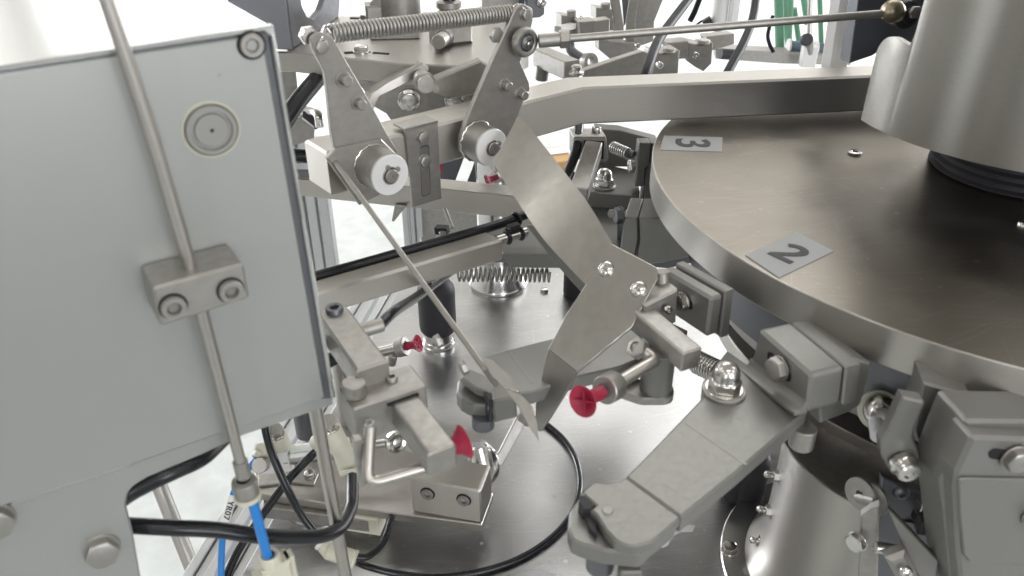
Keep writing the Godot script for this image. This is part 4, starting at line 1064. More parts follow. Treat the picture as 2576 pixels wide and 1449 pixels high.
# ---- deck behind the crossbeam
func back_deck() -> void:
	var y := 1.285
	var t := thing("back_deck", hy(980, 155, y), "thick steel deck plate behind the crossbeam with slots and hexagon bolts", "deck plate")
	part(t, "deck", plate(Shape.new(), flat(y, [600, 128, 740, 131, 1010, 160, 1240, 168, 1330, 120, 1330, 60, 1150, 28, 870, 40, 700, 20]), Vector3.UP, 0.022, 0.0014), "steel")
	for q in [[865, 130, 928, 126, 933, 131, 867, 135], [940, 130, 980, 133, 978, 137, 936, 134], [880, 43, 918, 44, 920, 48, 880, 47]]:
		part(t, "slot", plate(Shape.new(), flat(y + 0.0004, q), Vector3.UP, 0.0006, 0.0001), "gap")
	fit(t, "bolt", "hex", hy(909, 131, y), Vector3.UP, 0.0135, "bright", 1.3)
	fit(t, "bolt", "hex", hy(922, 50, y), Vector3.UP, 0.0135, "bright", 1.3)
	fit(t, "bolt", "hex", hy(1075, 46, y), Vector3.UP, 0.0135, "bright", 1.3)
	part(t, "key_bar", block(Shape.new(), hy(995, 96, y) + Vector3.UP * 0.004, Vector3(0.98, 0, -0.1), Vector3.UP, Vector3(0.055, 0.008, 0.012), 0.001), "satin")
	# upright bracket with the U cut-out
	t = thing("cutout_bracket", hy(790, 100, y), "dark upright bracket with a U shaped cut-out on the back deck", "bracket")
	var a := hy(738, 124, y)
	var b := hy(853, 42, y)
	var n := (b - a).cross(Vector3.UP).normalized()
	if n.z < 0: n = -n
	var pl := wall(n, a)
	part(t, "bracket_plate", plate(Shape.new(), rounded(face(pl, [716, -60, 738, 122, 852, 43, 860, -60, 826, -60, 820, -10, 808, 25, 790, 48, 772, 42, 758, 10, 754, -60]), [0, 0, 0.002, 0, 0, 0.01, 0.01, 0.012, 0.012, 0.01, 0]), n, 0.008, 0.001), "darksteel")
	var p2 := wall(Vector3(0.35, 0, 0.94), at(690, 60, 0.83))
	part(t, "side_plate", plate(Shape.new(), face(p2, [560, -60, 712, -60, 736, 126, 600, 118]), p2.normal, 0.01, 0.001), "darksteel")
	# front web under the deck with hexagon bolts
	t = thing("deck_web", at(1050, 250, 0.9), "steel web plate under the back deck with hexagon bolts and small holes", "bracket")
	var pw := wall(Vector3(0.2, 0, 0.98), at(1050, 220, 0.86))
	part(t, "web_plate", plate(Shape.new(), face(pw, [862, 150, 1010, 160, 1240, 166, 1246, 325, 1000, 325, 972, 286, 944, 270, 912, 222, 862, 190]), pw.normal, 0.012, 0.001), "satin")
	for p in [[938, 186, 0.005], [1190, 203, 0.004]]:
		part(t, "drilled_hole", lathe(Shape.new(), on(pw, p[0], p[1]), pw.normal, [p[2], 0.0003, p[2], -0.002, 0, -0.002, ], 20), "gap")
		part(t, "hole_mouth", lathe(Shape.new(), on(pw, p[0], p[1]) + pw.normal * 0.0003, pw.normal, [0, 0, p[2] * 0.9, 0], 20), "gap")
	fit(t, "bolt", "hex", on(pw, 1028, 251), pw.normal, 0.0185, "bright", 1.35)
	fit(t, "bolt", "hex", on(pw, 1143, 250), pw.normal, 0.0165, "bright", 1.35)
	# curved strip, tapered gusset and roller in front of the web
	t = thing("curved_strip", at(1010, 230, 0.82), "bent bright steel strip rising behind the left opener lever", "strip")
	var pc := wall(Vector3(0.4, 0.1, 0.9), at(1000, 220, 0.80))
	part(t, "strip", plate(Shape.new(), rounded(face(pc, [1064, 158, 1083, 170, 1080, 180, 990, 228, 955, 244, 940, 276, 920, 262, 935, 232, 975, 205]), [0.002, 0.002, 0, 0.004, 0.006, 0, 0, 0.006, 0.004]), pc.normal, 0.02, 0.0014), "steel")
	t = thing("tapered_gusset", at(1150, 240, 0.82), "tapered steel gusset with a roller and stud between the two levers", "gusset")
	var pg := wall(Vector3(0.3, 0, 0.95), at(1150, 220, 0.80))
	part(t, "gusset_plate", plate(Shape.new(), rounded(face(pg, [1078, 214, 1090, 200, 1210, 152, 1232, 165, 1212, 224, 1190, 240, 1130, 250, 1096, 240]), [0.006, 0.006, 0, 0, 0, 0, 0, 0.006]), pg.normal, 0.014, 0.0016), "satin")
	part(t, "roller", lathe(Shape.new(), at(1066, 205, 0.79), pg.normal, [0, -0.012, 0.0085, -0.012, 0.0085, 0.0, 0.0105, 0.001, 0.0105, 0.004, 0.0085, 0.005, 0.0085, 0.012, 0, 0.012], 32), "satin")
	fit(t, "stud", "stud", on(pg, 1093, 220), pg.normal, 0.0085, "satin")
	# air valves that stand on the deck
	for i in 2:
		var v := thing("deck_valve", [hy(1010, 60, y), hy(1125, 110, y)][i], ["grey round valve body standing on the back deck beside the spring", "small valve with a knurled knob lying below the tension spring"][i], "valve", "valves on the back deck")
		if i == 0:
			part(v, "body", rod(Shape.new(), hy(1010, 62, y), hy(1010, 62, y) + Vector3.UP * 0.06, 0.024, 36), "satin")
			part(v, "base_block", block(Shape.new(), hy(975, 60, y) + Vector3.UP * 0.012, Vector3(0.97, 0, -0.2), Vector3.UP, Vector3(0.05, 0.024, 0.03), 0.002), "satin")
			part(v, "knob", rod(Shape.new(), at(985, 12, 0.98), at(946, 17, 0.94), 0.0085, 28), "satin")
			part(v, "knob_ring", rod(Shape.new(), at(975, 13, 0.97), at(966, 14, 0.96), 0.0105, 28), "cast")
		else:
			part(v, "body", block(Shape.new(), hy(1135, 108, y) + Vector3.UP * 0.01, Vector3(0.9, 0, -0.4), Vector3.UP, Vector3(0.045, 0.02, 0.022), 0.003), "satin")
			part(v, "knob", rod(Shape.new(), at(1125, 90, 0.87), at(1102, 106, 0.84), 0.0075, 28), "satin")
			part(v, "knob_ring", rod(Shape.new(), at(1122, 91, 0.868), at(1113, 97, 0.858), 0.0095, 28), "cast")
	t = thing("air_fitting", at(1128, 30, 0.95), "round air fitting with a dark tube end at the top edge", "fitting")
	part(t, "fitting_body", lathe(Shape.new(), at(1130, 52, 0.96), Vector3.UP, [0, 0, 0.0135, 0, 0.014, 0.012, 0.0125, 0.014, 0.015, 0.016, 0.015, 0.022, 0.008, 0.024, 0, 0.024], 32), "satin")
	part(t, "tube_end", rod(Shape.new(), at(1130, 20, 0.95), at(1130, -50, 0.94), 0.0078), "black")
	t = thing("steel_upright", at(1200, 40, 1.1), "upright steel box with a dark seam behind the spring, at the top", "upright")
	var pu := wall(Vector3(0.1, 0, 1), at(1260, 40, 1.05))
	part(t, "upright_box", plate(Shape.new(), face(pu, [1213, -60, 1318, -60, 1318, 60, 1213, 70]), pu.normal, 0.05, 0.001), "satin")
	part(t, "seam", plate(Shape.new(), face(Plane(pu.normal, pu.d + 0.0004), [1305, -60, 1320, -60, 1320, 14, 1305, 12]), pu.normal, 0.0008, 0.0001), "slate")
	part(t, "side_box", plate(Shape.new(), rounded(face(wall(Vector3(0.1, 0, 1), at(1340, 30, 1.0)), [1320, -60, 1373, -60, 1369, 36, 1358, 44, 1330, 46]), 0.003), Vector3(0.1, 0, 1), 0.03, 0.001), "darksteel")
	fit(t, "screw", "button", at(1362, 6, 0.995), Vector3(0.4, 0, 0.9), 0.014, "bright")

# ---- bar, posts and bits seen between the levers
func back_bar_and_posts() -> void:
	var n := Vector3(-0.2, 0, 0.98).normalized()
	var pl := wall(n, at(1020, 490, 0.98))
	var t := thing("back_bar", on(pl, 1020, 520), "flat steel cross bar in the background behind the white bushes", "bar")
	part(t, "bar", plate(Shape.new(), face(pl, [640, 440, 743, 449, 1105, 474, 1360, 500, 1360, 556, 1010, 521, 752, 493, 640, 483]), n, 0.03, 0.001), "steel")
	# ribbed corner posts of the frame
	var spec := [[783, 495, 836, 725, 0.030, "ribbed aluminium post close to the box, left of the white gap"], [1035, 515, 1062, 640, 0.018, "thin ribbed aluminium post right of the white gap"], [1077, 515, 1092, 600, 0.014, "narrow pale ribbed post behind the opener lever"], [1250, 536, 1250, 640, 0.030, "pale ribbed post behind the tied hose"]]
	for i in 4:
		var q: Array = spec[i]
		var d: float = [1.3, 1.45, 1.5, 1.65][i]
		var p := at(q[0], q[1], d)
		var e := Vector3(p.x, 0.1, p.z)
		t = thing("frame_post", e, q[5], "post", "ribbed frame posts")
		for k in 3:
			part(t, "rib", block(Shape.new(), p.lerp(e, 0.5) + Vector3(q[4] * (k - 1) * 0.68, 0.03 if k == 1 else 0.0, -0.004 if k == 1 else 0.0), Vector3.RIGHT, Vector3.UP, Vector3(q[4] * 0.6, p.y + 0.1, q[4] * 0.9), 0.002), "extrusion")
	t = thing("grey_panel", at(1180, 560, 1.5), "grey upright panel behind the pale gripper jaw", "panel")
	part(t, "panel", plate(Shape.new(), face(wall(Vector3(0.05, 0, 1), at(1180, 560, 1.5)), [1052, 470, 1440, 470, 1440, 690, 1100, 690, 1056, 600]), Vector3(0.05, 0, 1), 0.006, 0.001), "satin")
	t = thing("pointed_flag", at(998, 530, 1.0), "small pointed metal flag hanging under the back bar", "flag")
	part(t, "flag", plate(Shape.new(), face(wall(Vector3(-0.4, 0, 0.9), at(998, 530, 0.99)), [993, 514, 1022, 518, 1012, 530, 990, 558, 985, 556]), Vector3(-0.4, 0, 0.9), 0.002, 0.0004), "satin")
	# far cups and the dark sheet round them
	var c := thing("far_cup", at(1108, 425, 1.05), "pink suction cup end far behind the slotted bracket", "suction cup", "far suction cups")
	cup(c, at(1106, 424, 1.04), Vector3(0.93, 0.1, 0.35), 0.0075)
	c = thing("far_cup", at(1232, 452, 1.05), "pink suction cup far behind the right white bush", "suction cup", "far suction cups")
	cup(c, at(1225, 455, 1.05), Vector3(-0.9, -0.2, 0.4), 0.0085)
	part(c, "holder", rod(Shape.new(), at(1240, 446, 1.06), at(1275, 440, 1.08), 0.008), "satin")
	t = thing("dark_sheet", at(1180, 440, 1.15), "dark sheet metal behind the far suction cups", "sheet")
	part(t, "sheet", plate(Shape.new(), face(wall(Vector3(0, 0, 1), at(1150, 430, 1.16)), [1092, 395, 1168, 395, 1140, 470, 1092, 466]), Vector3(0, 0, 1), 0.004, 0.0006), "darksteel")
	part(t, "sheet", plate(Shape.new(), face(wall(Vector3(0, 0, 1), at(1230, 430, 1.14)), [1186, 430, 1196, 400, 1320, 400, 1320, 480, 1170, 470]), Vector3(0, 0, 1), 0.004, 0.0006), "darksteel")
	# bracket that closes the gap at the top left, between box and left lever
	t = thing("small_bracket", at(775, 300, 0.9), "small steel bracket with a chrome screw beside the box edge", "bracket")
	part(t, "bracket_arm", plate(Shape.new(), face(wall(Vector3(0.3, 0, 0.95), at(745, 320, 0.88)), [700, 330, 735, 290, 748, 284, 760, 300, 792, 325, 790, 350, 730, 370, 700, 380]), Vector3(0.3, 0, 0.95), 0.012, 0.001), "satin")
	fit(t, "screw", "button", at(751, 289, 0.875), Vector3(-0.1, 0.1, 0.99), 0.009, "bright")
	part(t, "hood", tube(Shape.new(), path([768, 277, 0.95, 790, 283, 0.94, 802, 294, 0.93, 806, 320, 0.93]), 0.006, 10), "polished")
	part(t, "hood_pad", block(Shape.new(), at(783, 300, 0.95), Vector3(0.9, -0.3, 0.2), Vector3.UP, Vector3(0.02, 0.016, 0.012), 0.001), "rubber")
	t = thing("left_upright", at(722, 250, 1.0), "grey upright sheet beside the box above the lower bar", "upright")
	part(t, "sheet", plate(Shape.new(), face(wall(Vector3(0.2, 0, 1), at(720, 250, 1.0)), [640, 170, 744, 178, 752, 260, 728, 330, 700, 400, 640, 400]), Vector3(0.2, 0, 1), 0.006, 0.001), "satin")
	t = thing("dark_rail", at(760, 400, 1.0), "dark horizontal rails beside the left end of the crossbeam", "rail")
	part(t, "rail", rod(Shape.new(), at(690, 388, 0.95), at(860, 398, 0.97), 0.0085), "black")
	part(t, "rail", plate(Shape.new(), face(wall(n, at(760, 435, 0.99)), [660, 424, 800, 428, 800, 449, 660, 444]), n, 0.02, 0.001), "darksteel")

# ---- second cup holder, hoses and conveyor at the far right
func _wp(t: Node3D, called: String, d: float, n: Vector3, a: Array, th: float, m: String, r = 0.0, bv := 0.001) -> void:   # upright plate: outline met at the face through its first corner at distance d
	var pl := wall(n, at(a[0], a[1], d))
	var p := face(pl, a)
	part(t, called, plate(Shape.new(), rounded(p, r) if (r is Array or r > 0.0) else p, pl.normal, th, bv), m)
func far_right() -> void:
	var f := Vector3(0.25, 0, 0.97).normalized()
	var t := thing("cup_holder", at(1460, 90, 1.2), "far steel cup holder with two pin blocks above the long rod", "cup holder", "suction cup holders")
	_wp(t, "pin_block", 1.22, f, [1412, 38, 1452, 44, 1462, 92, 1414, 96], 0.03, "satin")
	part(t, "round_pin", rod(Shape.new(), at(1437, 42, 1.23), at(1437, 26, 1.225), 0.0072), "satin")
	_wp(t, "pin_block", 1.2, f, [1456, 56, 1498, 52, 1496, 92, 1462, 94], 0.03, "satin")
	_wp(t, "square_arm", 1.21, f, [1496, 53, 1534, 48, 1534, 79, 1496, 85], 0.022, "steel")
	_wp(t, "pin_block", 1.26, f, [1500, 19, 1540, 24, 1546, 76, 1534, 78, 1532, 46, 1500, 48], 0.03, "satin")
	part(t, "round_pin", rod(Shape.new(), at(1523, 22, 1.27), at(1523, 8, 1.265), 0.0078), "satin")
	part(t, "thin_bar", block(Shape.new(), at(1422, 69, 1.18), at(1446, 64, 1.2) - at(1400, 74, 1.16), Vector3.UP, Vector3(0.045, 0.008, 0.012)), "steel")
	fit(t, "screw", "socket", at(1461, 47, 1.2), Vector3.UP, 0.007, "bright")
	t = thing("vertical_blades", at(1600, 120, 1.25), "three upright dark steel blades behind the long rod", "blades")
	_wp(t, "blade", 1.25, Vector3(0.4, 0, 0.9), [1524, -60, 1550, -60, 1570, 64, 1568, 132, 1541, 132, 1544, 45], 0.003, "satin")
	_wp(t, "blade", 1.24, Vector3(-0.3, 0, 0.95), [1592, -60, 1616, -60, 1598, 52, 1597, 130, 1572, 138, 1574, 57], 0.003, "satin")
	_wp(t, "blade", 1.3, Vector3(0.1, 0, 1), [1560, -60, 1592, -60, 1574, 60, 1570, 66], 0.003, "darksteel")
	_wp(t, "blade", 1.28, Vector3(0.1, 0, 1), [1611, -60, 1692, -60, 1646, 54, 1644, 104, 1610, 116, 1598, 132, 1598, 52], 0.004, "satin")
	_wp(t, "blade_foot", 1.26, f, [1506, 96, 1545, 104, 1600, 108, 1600, 140, 1545, 156, 1507, 124], 0.02, "satin", 0.003)
	fit(t, "screw", "socket", at(1603, 114, 1.25), f, 0.008, "bright")
	t = thing("small_rod_end", at(1480, 155, 1.05), "small rod end eye lying behind the push rod", "rod end")
	part(t, "eye", lathe(Shape.new(), at(1481, 155, 1.05), Vector3(0.5, 0.2, 0.85), [0.006, -0.006, 0.011, -0.006, 0.0115, 0, 0.011, 0.006, 0.006, 0.006, 0.006, -0.006], 32), "satin")
	part(t, "neck", tube(Shape.new(), path([1434, 108, 1.06, 1438, 128, 1.06, 1466, 148, 1.055]), 0.0065, 14), "darksteel")
	t = thing("angled_arm", at(1420, 160, 1.0), "short square arm with a bright top, behind the right lever", "arm")
	var u := (at(1440, 168, 0.98) - at(1345, 128, 1.06)).normalized()
	part(t, "arm", block(Shape.new(), at(1398, 158, 1.02), u, Vector3.UP, Vector3(0.085, 0.022, 0.022), 0.001), "satin")
	part(t, "leg", rod(Shape.new(), at(1366, 168, 1.04), at(1362, 200, 1.05), 0.0085), "cast")
	t = thing("long_gusset", at(1560, 170, 1.0), "long tapered grey bar reaching from the beam to a pin block", "bar")
	_wp(t, "bar", 1.0, Vector3(0.3, 0, 0.95), [1462, 180, 1545, 152, 1617, 129, 1652, 144, 1640, 190, 1470, 196], 0.012, "satin")
	part(t, "chrome_knob", lathe(Shape.new(), at(1450, 186, 0.97), Vector3.UP, [0, 0, 0.009, 0, 0.0095, 0.003, 0.006, 0.005, 0.0065, 0.009, 0.004, 0.011, 0, 0.011], 28), "bright")
	t = thing("pin_blocks", at(1700, 160, 1.08), "two steel pin blocks joined by a square tube beyond the crossbeam", "blocks")
	_wp(t, "pin_block", 1.06, Vector3(0.2, 0, 0.98), [1642, 130, 1668, 136, 1710, 126, 1706, 185, 1640, 190], 0.034, "satin", 0.002)
	_wp(t, "square_tube", 1.10, Vector3(0.3, 0, 0.95), [1680, 108, 1732, 103, 1730, 147, 1700, 150], 0.025, "satin")
	_wp(t, "pin_block", 1.12, Vector3(0.1, 0, 1), [1726, 106, 1763, 114, 1794, 106, 1790, 160, 1770, 180, 1748, 168, 1726, 152], 0.034, "satin", 0.002)
	_wp(t, "side_arm", 1.16, Vector3(0.3, 0, 0.95), [1776, 92, 1848, 84, 1848, 111, 1790, 128], 0.02, "satin", 0.002)
	fit(t, "screw", "socket", at(1658, 162, 1.05), Vector3(0.2, 0, 0.98), 0.009, "bright")
	fit(t, "screw", "socket", at(1749, 138, 1.11), Vector3(0.1, 0, 1), 0.009, "bright")
	for p in [[1682, 126, 1.065], [1770, 105, 1.125]]:
		part(t, "pin_top", lathe(Shape.new(), at(p[0], p[1], p[2]) + Vector3.UP * 0.001, Vector3.UP, [0.009, -0.003, 0.009, 0.0012, 0.008, 0.002, 0, 0.002], 28), "steel")
	# hoses
	var h := [["thick black hose slanting down behind the long rod to the crossbeam", [1742, -14, 1.15, 1672, 78, 1.05, 1650, 115, 1.0, 1628, 172, 0.95, 1605, 235, 0.93], 0.0062], ["short black hose end hanging beside the slanting hose", [1764, -14, 1.2, 1748, 28, 1.2, 1736, 52, 1.2], 0.0042], ["black hose curving down right of the pin blocks", [1904, -20, 1.4, 1894, 45, 1.35, 1872, 104, 1.3, 1838, 168, 1.25, 1800, 240, 1.2], 0.0072], ["thin black cable left of the green belts", [1944, 40, 1.7, 1932, 84, 1.7, 1935, 108, 1.7, 1946, 132, 1.7], 0.0040]]
	for q in h:
		t = thing("black_hose", path(q[1])[-1], q[0], "hose", "black hoses at the far right")
		part(t, "hose", tube(Shape.new(), path(q[1]), q[2], 14), "hose")
	t = thing("bent_hose", at(1440, 360, 0.9), "thick black hose bending down behind the crossbeam to the gripper", "hose")
	part(t, "hose", tube(Shape.new(), path([1462, 250, 0.92, 1455, 330, 0.89, 1447, 385, 0.87, 1428, 435, 0.85, 1405, 470, 0.83]), 0.0055, 14), "black")
	# white actuator
	t = thing("white_actuator", at(1805, 90, 1.5), "white cylinder actuator with a round lug, hanging at the top", "actuator")
	part(t, "body", rod(Shape.new(), at(1806, 62, 1.5), at(1826, -70, 1.46), 0.0155), "nylon")
	part(t, "fork", block(Shape.new(), at(1846, 30, 1.48), Vector3(0.9, 0, -0.4), Vector3.UP, Vector3(0.022, 0.05, 0.012), 0.004), "nylon")
	part(t, "lower_rod", rod(Shape.new(), at(1808, 60, 1.5), at(1804, 90, 1.5), 0.0085), "satin")
	part(t, "cable", tube(Shape.new(), path([1790, 48, 1.5, 1768, 52, 1.5, 1752, 64, 1.5, 1757, 74, 1.49, 1782, 70, 1.49]), 0.0022, 8), "black")
	part(t, "plug", block(Shape.new(), at(1781, 58, 1.49), Vector3(0.8, 0.5, 0), Vector3.UP, Vector3(0.016, 0.018, 0.014)), "rubber")
	# conveyor
	t = thing("conveyor_rail", at(1960, 155, 1.8), "grey horizontal conveyor rail under the green belts", "rail")
	_wp(t, "rail", 1.85, Vector3(-0.12, 0, 1), [1800, 122, 2140, 142, 2140, 164, 1960, 160, 1800, 148], 0.05, "satin")
	part(t, "end_roller", rod(Shape.new(), at(1812, 135, 1.8), at(1850, 138, 1.81), 0.012), "rubber")
	part(t, "rail_clamp", block(Shape.new(), at(2034, 141, 1.8), Vector3(1, 0, 0.1), Vector3.UP, Vector3(0.032, 0.045, 0.03), 0.002), "nylon")
	part(t, "clamp_post", rod(Shape.new(), at(2037, 135, 1.79), at(2037, 102, 1.77), 0.0085), "satin")
	part(t, "knob", lathe(Shape.new(), at(2029, 100, 1.77), Vector3(0, 0.3, 1), [0, -0.008, 0.0125, -0.008, 0.014, -0.004, 0.014, 0.004, 0.012, 0.008, 0, 0.008], 12), "rubber")
	part(t, "guide_rod", rod(Shape.new(), at(2036, 96, 1.80), at(2040, -60, 1.75), 0.0055), "steel")
	for p in [[1958, -40, 1962, 126, 1.92, 0.013], [1972, -20, 1986, 126, 2.0, 0.011], [1992, -40, 1984, 128, 1.9, 0.0075], [1998, 20, 2010, 108, 2.02, 0.008], [2018, -30, 2032, 60, 2.05, 0.010], [2061, -40, 2066, 110, 1.9, 0.007], [2097, -40, 2092, 138, 1.88, 0.008]]:
		var g := thing("green_belt", at(p[2], p[3], p[4]), "green round belt of the far conveyor, %s" % ["leftmost and thickest", "second from the left, leaning", "third from the left, bright", "fourth from the left, pale and short", "fifth, ending at the guide rod", "second from the right, above the right roller", "rightmost, right of the roller"][[1958, 1972, 1992, 1998, 2018, 2061, 2097].find(p[0])], "belt", "green conveyor belts")
		part(g, "belt", rod(Shape.new(), at(p[2], p[3], p[4]), at(p[0], p[1], p[4] - 0.05), p[5] * 0.85, 12), "green")
	for p in [[2002, 118, "blue grey roller left of the guide rod", 1.86], [2071, 124, "blue grey roller right of the guide rod", 1.86]]:
		var g := thing("belt_roller", at(p[0], p[1], p[3]), p[2], "roller", "conveyor rollers")
		part(g, "roller", rod(Shape.new(), at(p[0] - 14, p[1], p[3]), at(p[0] + 14, p[1] + 2, p[3]), 0.0145, 28), "slate")
		part(g, "side_disc", lathe(Shape.new(), at(p[0] - 18, p[1] - 2, p[3]), Vector3(1, 0, 0), [0, -0.002, 0.017, -0.002, 0.017, 0.002, 0, 0.002], 28), "nylon")
	t = thing("carton", at(1400, 400, 2.3) * Vector3(1, 0, 1), "brown cardboard edge on the hall floor, beside the blade", "carton")
	part(t, "carton_side", block(Shape.new(), hy(1400, 400, 0.03), Vector3(0.9, 0, -0.3), Vector3.UP, Vector3(0.12, 0.05, 0.2), 0.003), "carton")
	part(t, "paper_sheet", block(Shape.new(), hy(1396, 380, 0.06), Vector3(0.9, 0, -0.3), Vector3.UP, Vector3(0.13, 0.004, 0.08), 0.001), "paper")

# ---- valve cylinder group on its raised slab
func pneumatics() -> void:
	var y := 0.932
	var t := thing("raised_slab", hy(950, 1270, 0.9), "raised steel slab at the lower left that carries a cylinder and a bearing block", "slab")
	part(t, "slab", plate(Shape.new(), flat(y, [640, 1140, 1000, 1120, 1240, 1240, 1212, 1320, 975, 1289, 640, 1238]), Vector3.UP, 0.0105, 0.001), "steel")
	part(t, "foot_ring", lathe(Shape.new(), hy(795, 1292, TABLE) + Vector3(0, 0, -0.02), Vector3.UP, [0.03, 0.034, 0.03, 0.012, 0.034, 0.012, 0.039, 0.008, 0.04, 0.002, 0.039, 0], 48), "polished")
	part(t, "spacer_bar", plate(Shape.new(), flat(y - 0.011, [662, 1245, 930, 1282, 925, 1310, 660, 1275]), Vector3.UP, 0.016, 0.001), "satin")
	part(t, "spacer_block", block(Shape.new(), hy(900, 1300, y - 0.02), Vector3(0.98, 0, 0.2), Vector3.UP, Vector3(0.05, 0.022, 0.02), 0.001), "cream")
	part(t, "angle_plate", plate(Shape.new(), flat(y + 0.003, [650, 1180, 780, 1172, 802, 1190, 790, 1218, 730, 1212, 650, 1222]), Vector3.UP, 0.003, 0.0006), "satin")
	fit(t, "bolt", "hex", hy(779, 1198, y + 0.003), Vector3.UP, 0.0095, "bright", 1.2)
	fit(t, "bolt", "hex", hy(738, 1182, y + 0.003), Vector3.UP, 0.0085, "bright", 1.2)
	# bearing block
	var n := (hy(1208, 1320, y) - hy(1036, 1287, y)).cross(Vector3.UP).normalized()
	if n.z < 0: n = -n
	var pl := wall(n, hy(1120, 1302, y))
	t = thing("bearing_block", hy(1130, 1270, y), "steel bearing block with two socket screws on the end of the slab", "block")
	part(t, "block_body", plate(Shape.new(), rounded(face(pl, [1030, 1204, 1209, 1236, 1213, 1318, 1037, 1287]), [0.0035, 0.0035, 0.003, 0.003]), n, 0.036, 0.0018), "brushed")
	for p in [[1076, 1241], [1167, 1257]]:
		fit(t, "screw_recess", "washer", on(pl, p[0], p[1]), n, 0.0142, "gap")
		fit(t, "screw", "socket", on(pl, p[0], p[1]) - n * 0.0035, n, 0.0118, "dull")
	# crank with flange and bent arm
	var c := at(1212, 1166, 0.80)
	var d := (at(1232, 1160, 0.80) - at(1190, 1172, 0.785)).normalized()
	t = thing("crank", c, "polished crank hub with a flange and bent flat arm behind the bearing block", "crank")
	part(t, "flange", lathe(Shape.new(), c, d, [0, -0.002, 0.021, -0.002, 0.0215, 0, 0.0215, 0.004, 0.021, 0.005, 0, 0.005], 48), "polished")
	part(t, "hub", lathe(Shape.new(), c, Vector3(-0.2, 0.9, -0.3), [0, 0, 0.015, 0, 0.012, 0.012, 0.011, 0.020, 0.009, 0.022, 0, 0.022], 36), "polished")
	fit(t, "bolt", "hex", at(1190, 1183, 0.778), (eye - c).normalized(), 0.0085, "bright", 1.2)
	var pa := wall(Vector3(0.3, 0.35, 0.88), at(1245, 1165, 0.795))
	part(t, "arm", plate(Shape.new(), face(pa, [1222, 1150, 1246, 1146, 1256, 1138, 1303, 1045, 1324, 1058, 1312, 1085, 1264, 1170, 1226, 1176]), pa.normal, 0.004, 0.0008), "satin")
	part(t, "arm_joint", block(Shape.new(), at(1318, 1050, 0.80), Vector3(0.8, -0.3, 0), Vector3(0.3, 0.8, 0), Vector3(0.014, 0.014, 0.010), 0.001), "satin")
	# air cylinder with label, rod and rod end
	var a := at(672, 1152, 0.765)
	var b := at(985, 1113, 0.775)
	var x := (b - a).normalized()
	t = thing("air_cylinder", (a + b) * 0.5 - Vector3.UP * 0.02, "small air cylinder with a white label lying behind the upright rod", "cylinder")
	part(t, "end_cap", block(Shape.new(), a.lerp(b, 0.05), x, Vector3.UP, Vector3(0.032, 0.024, 0.022), 0.0016), "nylon")
	part(t, "cap_nut", lathe(Shape.new(), a.lerp(b, 0.135), x, [0, 0, 0.0108, 0, 0.0115, 0.001, 0.0115, 0.004, 0.0108, 0.005, 0, 0.005], 36, [1, 2, 3, 4]), "satin")
	part(t, "barrel", rod(Shape.new(), a.lerp(b, 0.17), a.lerp(b, 0.55), 0.0095, 32), "steel")
	var lab := part(t, "label", lathe(Shape.new(), a.lerp(b, 0.20), x, [0.0097, 0, 0.0097, 0.042], 24, [], 0.9, 2.75), "paper")
	var up := Vector3(0, 0.75, 0.66).normalized()
	# words printed upside down on the label
	var wpos := a.lerp(b, 0.29) + Vector3(0, 0.0072, 0.0067)
	word(t, "print", "CYLINDER", wpos - up * 0.001 + up.cross(x) * 0.0, -x, -up, 0.0032, "teal")
	word(t, "print", "AC", a.lerp(b, 0.41) + Vector3(0, 0.0072, 0.0067), -x, -up, 0.0052, "ink")
	part(t, "front_cap", rod(Shape.new(), a.lerp(b, 0.55), a.lerp(b, 0.66), 0.0105, 32), "cream")
	part(t, "piston_rod", rod(Shape.new(), a.lerp(b, 0.66), b, 0.0042), "bright")
	part(t, "rod_end", lathe(Shape.new(), b + x * 0.004, (eye - b + Vector3(0.3, -0.25, 0)).normalized(), [0.0055, -0.004, 0.0085, -0.005, 0.0108, -0.003, 0.0108, 0.003, 0.0085, 0.005, 0.0055, 0.004, 0.005, 0, 0.0055, -0.004], 36), "bright")
	fit(t, "bolt", "hex", b + x * 0.004, (eye - b + Vector3(0.3, -0.25, 0)).normalized(), 0.0085, "bright", 1.3)
	part(t, "clevis_pin", rod(Shape.new(), at(662, 1167, 0.75), at(652, 1172, 0.735), 0.0072), "steel")
	# speed controllers
	var s := thing("flow_valve", at(702, 1130, 0.75), "small cream flow valve with a steel screw at the left end of the air cylinder", "flow valve", "flow valves of the air cylinder")
	part(s, "body", rod(Shape.new(), at(712, 1130, 0.765), at(696, 1092, 0.74), 0.0085, 24), "cream")
	part(s, "hex_collar", lathe(Shape.new(), at(697, 1096, 0.741), at(692, 1076, 0.728) - at(697, 1096, 0.741), [0, 0, 0.0075, 0, 0.0075, 0.005, 0.006, 0.006, 0.0045, 0.006, 0.0045, 0.009, 0.0065, 0.010, 0.0065, 0.0135, 0, 0.0135], 30, [1, 2]), "bright")
	part(s, "side_port", rod(Shape.new(), at(690, 1130, 0.76), at(655, 1132, 0.745), 0.0070, 20), "cream")
	s = thing("flow_valve", at(850, 1130, 0.66), "large cream flow valve elbow above the thick black hose", "flow valve", "flow valves of the air cylinder")
	part(s, "body", tube(Shape.new(), path([832, 1078, 0.63, 845, 1105, 0.635, 862, 1135, 0.635, 880, 1186, 0.63]), 0.0082, 20), "cream")
	part(s, "collar", rod(Shape.new(), at(884, 1180, 0.628), at(886, 1194, 0.627), 0.0090, 24), "cream")
	part(s, "hex_collar", lathe(Shape.new(), at(833, 1082, 0.63), at(826, 1062, 0.62) - at(833, 1082, 0.63), [0, 0, 0.0068, 0, 0.0068, 0.005, 0.0055, 0.006, 0.004, 0.006, 0.004, 0.010, 0.0062, 0.011, 0.0062, 0.015, 0, 0.015], 30, [1, 2]), "bright")
